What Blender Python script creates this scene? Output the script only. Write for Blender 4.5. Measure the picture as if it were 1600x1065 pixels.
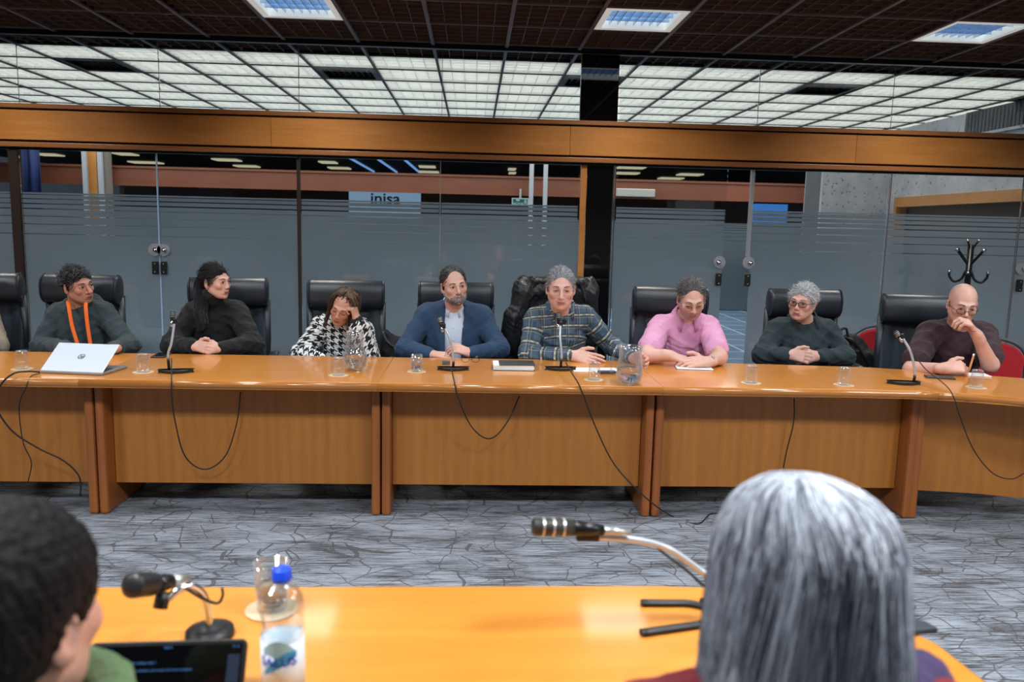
import bpy, math, random
import numpy as np
from mathutils import Matrix, Vector
R_ = math.radians
random.seed(7); RNG = np.random.default_rng(7)
SC = bpy.context.scene
for o in list(bpy.data.objects): bpy.data.objects.remove(o)
# ------------------------------------------------------------------ camera, world, light, exposure
FOC, CH = 1242.0, 1.535
_y = np.array([-60, 177, -FOC]); _y = _y/np.linalg.norm(_y)
_x = np.array([24500, -406, -FOC]); _x = _x - _y*(_x@_y); _x = _x/np.linalg.norm(_x)
CR = np.array([_x, _y, np.cross(_x, _y)])
cam = bpy.data.cameras.new('camera'); camo = bpy.data.objects.new('camera', cam)
SC.collection.objects.link(camo); SC.camera = camo
cam.sensor_width = 36; cam.lens = FOC/1600*36; cam.clip_start = .05; cam.clip_end = 100
m4 = Matrix([list(CR[0])+[0], list(CR[1])+[0], list(CR[2])+[CH], [0, 0, 0, 1]]); camo.matrix_world = m4
cam.dof.use_dof = True; cam.dof.focus_distance = 4.9; cam.dof.aperture_fstop = 3.2
def V(px, py, Y=None, z=None, X=None):
    "point of the room seen at a photograph pixel, at a given depth, height or side distance"
    d = CR@np.array([px-800, 532.5-py, -FOC])
    t = Y/d[1] if Y is not None else ((z-CH)/d[2] if z is not None else X/d[0])
    return np.array([0, 0, CH])+d*t
SC.view_settings.view_transform = 'Standard'; SC.view_settings.look = 'None'
SC.view_settings.gamma = 1; SC.view_settings.use_curve_mapping = False
SC.view_settings.exposure = -0.28
w = bpy.data.worlds.new('world'); SC.world = w; w.use_nodes = True
w.node_tree.nodes['Background'].inputs[0].default_value = (.55, .66, .85, 1)
w.node_tree.nodes['Background'].inputs[1].default_value = .08
MOD = .61; GX, GY, CZ = .25, 6.22, 3.035                  # ceiling grid module, origin, height
def area(name, x, y, z, sx, sy, power, col, rot=(0, 0, 0), spread=150):
    l = bpy.data.lights.new(name, 'AREA'); l.shape = 'RECTANGLE'; l.size = sx; l.size_y = sy
    l.energy = power; l.color = col; l.spread = R_(spread)      # louvred fittings cut the light off near the horizontal
    o = bpy.data.objects.new(name, l); o.location = (x, y, z); o.rotation_euler = rot; SC.collection.objects.link(o); return o
for iy, yy in enumerate((3.475, 1.035, -1.4)):
    for xx in (-3.72, -1.28, 1.165, 3.6, 6.04):
        area('fixture_lamp', xx, yy, CZ-.01, .56, .56, (32, 84, 12)[iy], (.93, .97, 1.0), spread=(150, 162, 150)[iy])
for xx in (-3.72, -1.28, 1.165, 3.6):
    area('fixture_lamp', xx, 5.915, CZ-.01, .48, .48, 22, (1.0, .93, .84), spread=132)
# ------------------------------------------------------------------ materials
def srgb(r, g, b):
    f = lambda c: (c/255/12.92) if c/255 <= .04045 else ((c/255+.055)/1.055)**2.4
    return (f(r), f(g), f(b), 1)
class NT:
    def __init__(s, name):
        s.m = bpy.data.materials.new(name); s.m.use_nodes = True; s.t = s.m.node_tree; s.t.nodes.clear()
        s.out = s.n('ShaderNodeOutputMaterial')
    def n(s, typ, ins=None, **kw):
        nd = s.t.nodes.new(typ)
        for k, v in kw.items(): setattr(nd, k, v)
        for k, v in (ins or {}).items(): s.set(nd, k, v)
        return nd
    def set(s, nd, k, v):
        i = nd.inputs[k]
        if isinstance(v, bpy.types.NodeSocket): s.t.links.new(v, i)
        elif isinstance(v, bpy.types.Node): s.t.links.new(v.outputs[0], i)
        else: i.default_value = v
    def math(s, op, a, b=0.0, c=None):
        ins = {0: a, 1: b}
        if c is not None: ins[2] = c
        return s.n('ShaderNodeMath', ins, operation=op).outputs[0]
    def ramp(s, fac, stops):
        nd = s.n('ShaderNodeValToRGB', {0: fac}); e = nd.color_ramp.elements
        e[0].position, e[0].color = stops[0]; e[1].position, e[1].color = stops[-1]
        for p, c in stops[1:-1]: x = e.new(p); x.color = c
        return nd.outputs[0]
    def co(s, kind='Object', scale=(1, 1, 1), rot=(0, 0, 0)):
        tc = s.n('ShaderNodeTexCoord')
        return s.n('ShaderNodeMapping', {0: tc.outputs[kind], 2: rot, 3: scale}).outputs[0]
    def mix(s, f, a, b, blend='MIX'):
        nd = s.n('ShaderNodeMix', data_type='RGBA', blend_type=blend)
        s.set(nd, 0, f); s.set(nd, 6, a); s.set(nd, 7, b); return nd.outputs[2]
    def bump(s, h, strength=.3, dist=.01):
        return s.n('ShaderNodeBump', {'Height': h, 'Strength': strength, 'Distance': dist}).outputs[0]
    def pbr(s, col, rough=.5, **kw):
        nd = s.n('ShaderNodeBsdfPrincipled', {'Base Color': col, 'Roughness': rough})
        for k, v in kw.items(): s.set(nd, k.replace('_', ' '), v)
        s.t.links.new(nd.outputs[0], s.out.inputs[0]); return nd
def simple(name, col, rough=.5, noise=0, nscale=40, bump=0, bscale=200, **kw):
    t = NT(name); c = col
    if noise:
        n = t.n('ShaderNodeTexNoise', {'Vector': t.co(), 'Scale': nscale, 'Detail': 3.0})
        c = t.mix(n.outputs[0], tuple(x*(1-noise) for x in col[:3])+(1,), tuple(min(1, x*(1+noise)) for x in col[:3])+(1,))
    if bump:
        b = t.n('ShaderNodeTexNoise', {'Vector': t.co(), 'Scale': bscale, 'Detail': 2.0})
        kw['Normal'] = t.bump(b.outputs[0], bump, .004)
    t.pbr(c, rough, **kw); return t.m
def wood(name, base, dark, grain=(1.2, 14, 14), rough=.32, coat=0.0, fig=.5):
    t = NT(name); v = t.co('Object', grain)
    n1 = t.n('ShaderNodeTexNoise', {'Vector': v, 'Scale': 1.0, 'Detail': 5.0, 'Distortion': .6}).outputs[0]
    n2 = t.n('ShaderNodeTexNoise', {'Vector': t.co('Object', tuple(g*6 for g in grain)), 'Scale': 1.6, 'Detail': 4.0}).outputs[0]
    wv = t.n('ShaderNodeTexWave', {'Vector': t.co('Object', tuple(g*.35 for g in grain)), 'Scale': 1.0, 'Distortion': 5.0, 'Detail': 2.0, 'Detail Scale': .7}).outputs[1]
    f = t.math('ADD', t.math('MULTIPLY', n1, .45), t.math('ADD', t.math('MULTIPLY', n2, .35), t.math('MULTIPLY', wv, .25*fig)))
    c = t.ramp(f, [(.25, dark), (.75, base)])
    oi = t.n('ShaderNodeObjectInfo').outputs['Random']
    c = t.mix(.35, c, t.mix(oi, tuple(x*.8 for x in base[:3])+(1,), tuple(min(1, x*1.15) for x in base[:3])+(1,)))
    t.pbr(c, rough, Coat_Weight=coat, Coat_Roughness=.08, Normal=t.bump(n2, .06, .002)); return t.m
M = {}
M['edge'] = wood('table_edge_wood', srgb(196, 126, 56), srgb(156, 92, 38), (1.2, 20, 20), .25, .6)
M['top'] = wood('table_top_varnish', srgb(226, 150, 58), srgb(190, 110, 34), (1.0, 16, 16), .3, .5)
M['panelwood'] = wood('table_panel_veneer', srgb(194, 126, 52), srgb(150, 90, 34), (14, 14, 1.0), .45, .1)
M['legwood'] = wood('table_leg_wood', srgb(170, 102, 48), srgb(128, 66, 28), (20, 20, 1.2), .42, .1)
M['beam'] = wood('beam_veneer', srgb(224, 154, 80), srgb(158, 98, 42), (1.1, 13, 20), .4, .15)
M['beamtrim'] = wood('beam_trim', srgb(188, 128, 76), srgb(138, 80, 42), (1.1, 30, 30), .4, .1)
M['farwood'] = wood('far_partition_wood', srgb(122, 66, 42), srgb(92, 48, 30), (1.0, 14, 14), .5)
M['groove'] = simple('dark_groove', srgb(42, 26, 18), .7)
M['louver'] = simple('brown_louvre', srgb(84, 64, 52), .55, .15, 30)
M['louvertop'] = simple('void_above_louvre', srgb(24, 19, 17), .9)
M['rail'] = simple('bronze_rail', srgb(104, 92, 90), .45)
def milky():
    t = NT('milky_louvre'); x = t.n('ShaderNodeBsdfDiffuse', {0: srgb(250, 250, 248)}); y = t.n('ShaderNodeBsdfTranslucent', {0: srgb(253, 253, 250)})
    m1 = t.n('ShaderNodeMixShader', {0: .5, 1: x, 2: y}); t.t.links.new(m1.outputs[0], t.out.inputs[0]); return t.m
M['whitelouver'] = milky()
M['darkrail'] = simple('dark_rail', srgb(46, 44, 40), .5)
def emis(name, col, st):
    t = NT(name); e = t.n('ShaderNodeEmission', {0: col, 1: st}); t.t.links.new(e.outputs[0], t.out.inputs[0]); return t.m
M['lum'] = emis('luminous_ceiling_panel', (1.0, .99, .93, 1), 3.7)
M['fixlum'] = emis('fixture_diffuser', (.42, .70, 1.0, 1), 2.4)
M['streak'] = emis('far_lamp', (1.0, .9, .6, 1), .6)
M['blueline'] = emis('blue_skylight_edge', (.25, .5, 1.0, 1), .8)
M['inisa'] = emis('lit_sign_face', (.42, .62, .85, 1), .62)
M['bluefar'] = emis('blue_window', (.08, .3, .85, 1), .8)
M['bezel'] = simple('glowing_bezel', srgb(226, 226, 216), .4, Emission_Color=(1, 1, .95, 1), Emission_Strength=.4)  # frame's faint glow stands in for lamp light falling on it
M['blueblade'] = simple('aluminium_louvre_blade', srgb(190, 205, 225), .25, Metallic=.7)
def glass(name, tint=(.93, .96, .97, 1), refl=1.0):
    t = NT(name); fr = t.n('ShaderNodeFresnel', {0: 1.5}).outputs[0]
    a = t.n('ShaderNodeBsdfTransparent', {0: tint}); b = t.n('ShaderNodeBsdfGlossy', {0: (refl, refl, refl, 1), 1: .02})
    mx = t.n('ShaderNodeMixShader', {0: t.math('MULTIPLY', fr, .9), 1: a, 2: b})
    t.t.links.new(mx.outputs[0], t.out.inputs[0]); return t.m
M['glass'] = glass('partition_glass')
M['darkglass'] = simple('black_glass', srgb(10, 10, 11), .03, Specular_IOR_Level=1.0, Coat_Weight=1.0, Coat_Roughness=.02)
def film():
    t = NT('frosted_film')
    n = t.n('ShaderNodeTexNoise', {'Vector': t.co('Object', (1, 1, 1)), 'Scale': 1.4, 'Detail': 3.0}).outputs[0]
    c = t.ramp(n, [(.3, srgb(192, 200, 208)), (.7, srgb(204, 210, 217))])
    d = t.n('ShaderNodeBsdfDiffuse', {0: c}); tr = t.n('ShaderNodeBsdfTranslucent', {0: c}); tp = t.n('ShaderNodeBsdfTransparent', {0: (.8, .85, .9, 1)})
    g = t.n('ShaderNodeBsdfGlossy', {0: (1, 1, 1, 1), 1: .25})
    m1 = t.n('ShaderNodeMixShader', {0: .35, 1: d, 2: tr}); m2 = t.n('ShaderNodeMixShader', {0: .1, 1: m1, 2: tp})
    m3 = t.n('ShaderNodeMixShader', {0: .05, 1: m2, 2: g}); t.t.links.new(m3.outputs[0], t.out.inputs[0]); return t.m
M['film'] = film()
M['edgeglass'] = simple('glass_edge', srgb(176, 205, 235), .2, Emission_Color=(.45, .65, 1, 1), Emission_Strength=.0)
M['neck'] = simple('braided_neck', srgb(196, 202, 210), .3, Metallic=.45)
M['post'] = simple('silver_post', srgb(158, 162, 170), .4)
M['clearlens'] = glass('lens', (.98, .98, .98, 1), .5)
M['chrome'] = simple('chrome', srgb(205, 208, 212), .18, Metallic=1.0)
M['steel'] = simple('brushed_steel', srgb(190, 190, 186), .35, Metallic=.7)
M['blackmetal'] = simple('black_metal', srgb(20, 20, 22), .35, Metallic=.2)
M['blackplastic'] = simple('black_plastic', srgb(24, 24, 26), .45)
M['rubber'] = simple('cable_rubber', srgb(26, 26, 28), .5)
M['greycable'] = simple('grey_cable', srgb(70, 70, 74), .5)
M['leather'] = simple('black_leather', srgb(42, 50, 58), .34, .15, 12, .25, 260, Specular_IOR_Level=.6)
M['leather2'] = simple('grey_black_leather', srgb(52, 62, 72), .42, .15, 12, .25, 260)
M['redcloth'] = simple('red_upholstery', srgb(178, 26, 40), .85, .2, 200, .2, 500)
M['greyframe'] = simple('grey_chair_frame', srgb(92, 98, 106), .4, Metallic=.3)
M['blackcloth'] = simple('black_nylon', srgb(22, 23, 27), .75, .3, 60, .5, 90)
M['jacket'] = simple('black_waxed_jacket', srgb(30, 33, 37), .42, .35, 25, .5, 60)
def carpet():
    t = NT('streaked_carpet')
    s1 = t.n('ShaderNodeTexNoise', {'Vector': t.co('Object', (4, 170, 1)), 'Scale': 1.0, 'Detail': 5.0, 'Roughness': .8}).outputs[0]
    s2 = t.n('ShaderNodeTexNoise', {'Vector': t.co('Object', (2.5, 8, 1)), 'Scale': 1.0, 'Detail': 2.0}).outputs[0]
    s3 = t.n('ShaderNodeTexNoise', {'Vector': t.co('Object', (400, 400, 1)), 'Scale': 1.0, 'Detail': 1.0}).outputs[0]
    f = t.math('ADD', t.math('MULTIPLY', s1, .85), t.math('MULTIPLY', s2, .2)); f = t.math('ADD', f, t.math('MULTIPLY', s3, .12))
    c = t.ramp(f, [(.51, srgb(46, 44, 45)), (.56, srgb(84, 85, 89)), (.61, srgb(152, 160, 171))])
    dn = t.n('ShaderNodeTexNoise', {'Vector': t.co('Object', (2.2, 2.2, 1)), 'Scale': 1.0, 'Detail': 2.0}).outputs[1]
    vv = t.n('ShaderNodeVectorMath', {0: t.co('Object', (5.2, 6.8, .01)), 1: t.n('ShaderNodeVectorMath', {0: dn, 1: (1.6, 1.6, 0)}, operation='MULTIPLY').outputs[0]}, operation='ADD').outputs[0]
    vo = t.n('ShaderNodeTexVoronoi', {'Vector': vv, 'Scale': 1.0, 'Randomness': 1.0}, feature='DISTANCE_TO_EDGE').outputs[0]
    vv2 = t.n('ShaderNodeVectorMath', {0: t.co('Object', (3.1, 9.5, .01), (0, 0, .7)), 1: t.n('ShaderNodeVectorMath', {0: dn, 1: (1.3, 1.3, 0)}, operation='MULTIPLY').outputs[0]}, operation='ADD').outputs[0]
    vo2 = t.n('ShaderNodeTexVoronoi', {'Vector': vv2, 'Scale': 1.0, 'Randomness': 1.0}, feature='DISTANCE_TO_EDGE').outputs[0]
    brk = t.n('ShaderNodeTexNoise', {'Vector': t.co('Object', (3, 3, 1)), 'Scale': 1.0}).outputs[0]
    l1 = t.math('MULTIPLY', t.math('LESS_THAN', vo, .017), t.math('GREATER_THAN', brk, .42))
    l2 = t.math('MULTIPLY', t.math('LESS_THAN', vo2, .012), t.math('LESS_THAN', brk, .52))
    ln = t.math('MULTIPLY', t.math('MAXIMUM', l1, l2), .75)
    c = t.mix(ln, c, srgb(66, 62, 62))
    t.pbr(c, .95, Normal=t.bump(s3, .4, .004)); return t.m
M['carpet'] = carpet()
def tiles():
    t = NT('hall_tiles')
    b = t.n('ShaderNodeTexBrick', {'Vector': t.co('Object', (1, 1, 1)), 'Color1': srgb(86, 112, 142), 'Color2': srgb(96, 122, 150), 'Mortar': srgb(190, 205, 220), 'Scale': 1.0, 'Mortar Size': .012, 'Brick Width': .6, 'Row Height': .6}, offset=0.0)
    t.pbr(b.outputs[0], .25); return t.m
M['tiles'] = tiles()
def concrete(name='concrete', a=(208, 208, 212), b=(172, 173, 178)):
    t = NT(name)
    n = t.n('ShaderNodeTexNoise', {'Vector': t.co(), 'Scale': 3.0, 'Detail': 8.0, 'Roughness': .65}).outputs[0]
    n2 = t.n('ShaderNodeTexNoise', {'Vector': t.co(), 'Scale': 22.0, 'Detail': 4.0}).outputs[0]
    c = t.mix(t.math('LESS_THAN', n2, .34), t.ramp(n, [(.3, srgb(*b)), (.7, srgb(*a))]), srgb(112, 112, 114))
    t.pbr(c, .85, Normal=t.bump(n, .3, .01)); return t.m
M['concrete'] = concrete()
M['corrugated'] = simple('grey_corrugated', srgb(92, 94, 98), .7, .2, 6)
M['plaster'] = simple('dim_plaster', srgb(120, 112, 104), .9, .1, 5)
M['paper'] = simple('paper', srgb(236, 238, 240), .8, .03, 20)
M['folder'] = simple('charcoal_folder', srgb(58, 62, 66), .55, .1, 30)
M['cork'] = simple('coaster_card', srgb(206, 178, 142), .8, .12, 90)
M['silver'] = simple('silver_laptop', srgb(214, 222, 232), .35, Metallic=.15)
M['silverbase'] = simple('laptop_base', srgb(150, 152, 158), .4, Metallic=.5)
M['keys'] = simple('keyboard_keys', srgb(50, 56, 64), .5)
M['ink'] = simple('dark_ink', srgb(34, 46, 62), .5)
M['screenblack'] = simple('black_screen', srgb(6, 7, 10), .08)
M['screenblue'] = emis('screen_text', (.12, .35, .8, 1), .7)
M['screengrey'] = emis('screen_sidebar', (.05, .07, .12, 1), .7)
M['green'] = emis('exit_sign_green', (.02, .22, .16, 1), .6)
M['signwhite'] = emis('exit_sign_white', (.75, .85, .85, 1), .6)
M['signdark'] = simple('sign_lettering', srgb(30, 36, 48), .6)
M['bluecloth'] = simple('blue_flag', srgb(14, 36, 92), .7)
M['orange'] = simple('orange_ribbon', srgb(250, 112, 20), .6, .05, 60)
M['bluecap'] = simple('blue_cap', srgb(20, 70, 210), .35)
M['labelwhite'] = simple('bottle_label', srgb(215, 226, 232), .5, .08, 20)
M['labelblue'] = simple('label_print', srgb(44, 150, 200), .5)
M['pale'] = simple('pale_label', srgb(150, 196, 214), .5)
def clear(name, tint=(1, 1, 1, 1), ior=1.45, rough=0.0):
    t = NT(name); t.pbr(tint, rough, Transmission_Weight=1.0, IOR=ior); return t.m
def thin():
    t = NT('drinking_glass'); lw = t.n('ShaderNodeLayerWeight', {0: .5}).outputs[1]
    x = t.n('ShaderNodeBsdfTransparent', {0: (.93, .94, .95, 1)}); y = t.n('ShaderNodeBsdfGlossy', {0: (.9, .93, .96, 1), 1: .06}); z = t.n('ShaderNodeBsdfDiffuse', {0: (.75, .78, .82, 1)})
    m1 = t.n('ShaderNodeMixShader', {0: .35, 1: y, 2: z})
    mx = t.n('ShaderNodeMixShader', {0: t.math('ADD', t.math('MULTIPLY', t.math('POWER', lw, 1.4), .6), .07), 1: x, 2: m1}); t.t.links.new(mx.outputs[0], t.out.inputs[0]); return t.m
M['clear'] = thin()
M['water'] = clear('water', (.96, .98, 1, 1), 1.33)
def pet():
    t = NT('bottle_plastic'); fr = t.n('ShaderNodeLayerWeight', {0: .35}).outputs[1]
    a = t.n('ShaderNodeBsdfTransparent', {0: (.86, .9, .93, 1)}); b = t.n('ShaderNodeBsdfGlossy', {0: (.9, .95, 1, 1), 1: .08})
    mx = t.n('ShaderNodeMixShader', {0: t.math('ADD', t.math('MULTIPLY', fr, .5), .08), 1: a, 2: b}); t.t.links.new(mx.outputs[0], t.out.inputs[0]); return t.m
M['pet'] = pet()
def skin(name, tone):
    t = NT(name); a = t.n('ShaderNodeAttribute', attribute_name='tint').outputs[0]
    n = t.n('ShaderNodeTexNoise', {'Vector': t.co(), 'Scale': 90.0, 'Detail': 3.0}).outputs[0]
    n2 = t.n('ShaderNodeTexNoise', {'Vector': t.co(), 'Scale': 18.0, 'Detail': 2.0}).outputs[0]
    c = t.mix(t.math('MULTIPLY', n2, .12), a, srgb(190, 110, 95))
    c = t.mix(t.math('MULTIPLY', n, .12), c, srgb(120, 80, 66))
    t.pbr(c, .48, Subsurface_Weight=.08, Subsurface_Radius=(.012, .005, .003), Subsurface_Scale=1.0, Normal=t.bump(n, .15, .002)); return t.m
M['skin'] = skin('skin', None)
def hairm(name, a, b, stretch=(150, 150, 22), rough=.45):
    t = NT(name); n = t.n('ShaderNodeTexNoise', {'Vector': t.co('Object', stretch), 'Scale': 1.0, 'Detail': 3.0}).outputs[0]
    n2 = t.n('ShaderNodeTexNoise', {'Vector': t.co('Object', (30, 30, 12)), 'Scale': 1.0, 'Detail': 2.0}).outputs[0]
    f = t.math('ADD', t.math('MULTIPLY', n, .6), t.math('MULTIPLY', n2, .4))
    t.pbr(t.ramp(f, [(.35, a), (.65, b)]), rough, Specular_IOR_Level=.18, Normal=t.bump(n, .7, .006)); return t.m
M['eyewhite'] = simple('eye_white', srgb(200, 190, 184), .2)
M['iris'] = simple('dark_iris', srgb(30, 20, 16), .1)
M['lid'] = simple('eyelid_skin', srgb(176, 118, 100), .5)
M['lash'] = simple('lash', srgb(38, 26, 22), .6)
def cloth(name, col, rough=.85, var=.2, knit=(500, 500, 500), strength=.4, sheen=.2):
    t = NT(name); v = t.co('Object', knit)
    n = t.n('ShaderNodeTexNoise', {'Vector': v, 'Scale': 1.0, 'Detail': 2.0}).outputs[0]
    n2 = t.n('ShaderNodeTexNoise', {'Vector': t.co('Object'), 'Scale': 14.0, 'Detail': 3.0}).outputs[0]
    c = t.mix(t.math('ADD', t.math('MULTIPLY', n, .6), t.math('MULTIPLY', n2, .4)), tuple(x*(1-var) for x in col[:3])+(1,), tuple(min(1, x*(1+var)) for x in col[:3])+(1,))
    t.pbr(c, rough, Sheen_Weight=sheen*.4, Normal=t.bump(t.math('ADD', n, t.math('MULTIPLY', n2, 1.5)), strength, .004)); return t.m
def houndstooth():
    t = NT('houndstooth_knit'); a = t.n('ShaderNodeAttribute', attribute_name='guv').outputs['Vector']
    nz = t.n('ShaderNodeTexNoise', {'Vector': t.co('Object'), 'Scale': 60.0}).outputs[1]
    a = t.n('ShaderNodeVectorMath', {0: a, 1: t.n('ShaderNodeVectorMath', {0: nz, 1: (.006, .006, 0)}, operation='MULTIPLY').outputs[0]}, operation='ADD').outputs[0]
    sp = t.n('ShaderNodeSeparateXYZ', {0: a}); S = 1/.052          # pattern repeat of 5.2 cm
    u = t.math('MULTIPLY', sp.outputs[0], S); v = t.math('MULTIPLY', sp.outputs[1], S)
    fu = t.math('FRACT', t.math('ADD', u, 50.0)); fv = t.math('FRACT', t.math('ADD', v, 50.0))
    wu = t.math('LESS_THAN', fu, .5); wv = t.math('LESS_THAN', fv, .5)
    tw = t.math('LESS_THAN', t.math('FRACT', t.math('MULTIPLY', t.math('ADD', t.math('ADD', u, v), 100.0), 2.0)), .5)
    d = t.math('ADD', t.math('MULTIPLY', tw, wu), t.math('MULTIPLY', t.math('SUBTRACT', 1.0, tw), wv))
    b = t.n('ShaderNodeTexNoise', {'Vector': t.co('Object'), 'Scale': 260.0}).outputs[0]
    t.pbr(t.mix(d, srgb(222, 226, 228), srgb(16, 17, 20)), .9, Normal=t.bump(b, .5, .004)); return t.m
def plaid():
    t = NT('plaid_flannel'); a = t.n('ShaderNodeAttribute', attribute_name='guv').outputs['Vector']
    sp = t.n('ShaderNodeSeparateXYZ', {0: a})
    def stripe(x, rep, off, wid):
        f = t.math('FRACT', t.math('ADD', t.math('MULTIPLY', x, 1/rep), 50+off)); return t.math('LESS_THAN', f, wid)
    u, v = sp.outputs[0], sp.outputs[1]
    base = t.mix(t.math('MULTIPLY', stripe(u, .075, 0, .42), .55), srgb(70, 96, 118), srgb(44, 56, 74))
    base = t.mix(t.math('MULTIPLY', stripe(v, .085, .2, .45), .55), base, srgb(42, 50, 68))
    base = t.mix(t.math('MULTIPLY', stripe(u, .075, .6, .07), .3), base, srgb(186, 184, 160))
    base = t.mix(t.math('MULTIPLY', stripe(u, .075, .78, .06), .22), base, srgb(186, 184, 160))
    base = t.mix(t.math('MULTIPLY', stripe(v, .085, .0, .13), t.math('ADD', .45, t.math('MULTIPLY', stripe(u, .0375, .1, .5), .4))), base, srgb(200, 196, 168))
    base = t.mix(t.math('MULTIPLY', stripe(v, .085, .22, .05), .6), base, srgb(170, 168, 150))
    b = t.n('ShaderNodeTexNoise', {'Vector': t.co('Object'), 'Scale': 300.0}).outputs[0]
    t.pbr(base, .9, Normal=t.bump(b, .3, .003)); return t.m
M['hound'] = houndstooth(); M['plaid'] = plaid()
M['hoodie'] = cloth('dark_green_grey_fleece', srgb(52, 66, 72))
M['blackknit'] = cloth('black_knit', srgb(18, 20, 25), .9, .3, (120, 120, 300), .8)
M['blazer'] = cloth('blue_wool', srgb(38, 66, 98), .85, .25)
M['shirtw'] = cloth('white_blue_shirt', srgb(206, 220, 240), .8, .06)
M['pink'] = cloth('pink_linen', srgb(230, 164, 204), .85, .1)
M['green7'] = cloth('dark_green_knit', srgb(40, 56, 62), .9, .2)
M['olive'] = cloth('olive_shirt', srgb(86, 96, 84), .9, .1)
M['burg'] = cloth('burgundy_knit', srgb(58, 36, 46), .9, .2)
M['trouser'] = cloth('dark_trousers', srgb(26, 28, 34), .85, .2)
M['beige'] = cloth('beige_jacket', srgb(150, 138, 122), .85, .1)
M['greenwool'] = cloth('sage_green_knit', srgb(106, 136, 92), .95, .2, (300, 300, 300), .9)
M['red'] = cloth('dark_red_knit', srgb(120, 16, 30), .9, .2)
M['purple'] = cloth('purple_knit', srgb(58, 40, 84), .9, .2)
M['navytee'] = cloth('navy_tshirt', srgb(20, 26, 38), .9, .1)
M['shoe'] = simple('black_shoe_leather', srgb(18, 18, 20), .4)
M['hair_dark'] = hairm('black_hair', srgb(12, 10, 11), srgb(30, 26, 28), rough=.65)
M['hair_salt'] = hairm('greying_curls', srgb(34, 34, 38), srgb(92, 92, 98), (90, 90, 90))
M['hair_brown'] = hairm('brown_hair', srgb(44, 32, 26), srgb(120, 98, 80))
M['hair_grey'] = hairm('grey_hair', srgb(100, 102, 106), srgb(176, 178, 182))
M['hair_mixed'] = hairm('grey_brown_hair', srgb(54, 52, 52), srgb(116, 114, 114))
M['hair_white'] = hairm('silver_hair', srgb(140, 144, 148), srgb(212, 216, 220), (70, 70, 70))
M['beard'] = hairm('grey_beard', srgb(70, 68, 70), srgb(176, 174, 176), (160, 160, 60))
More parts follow.
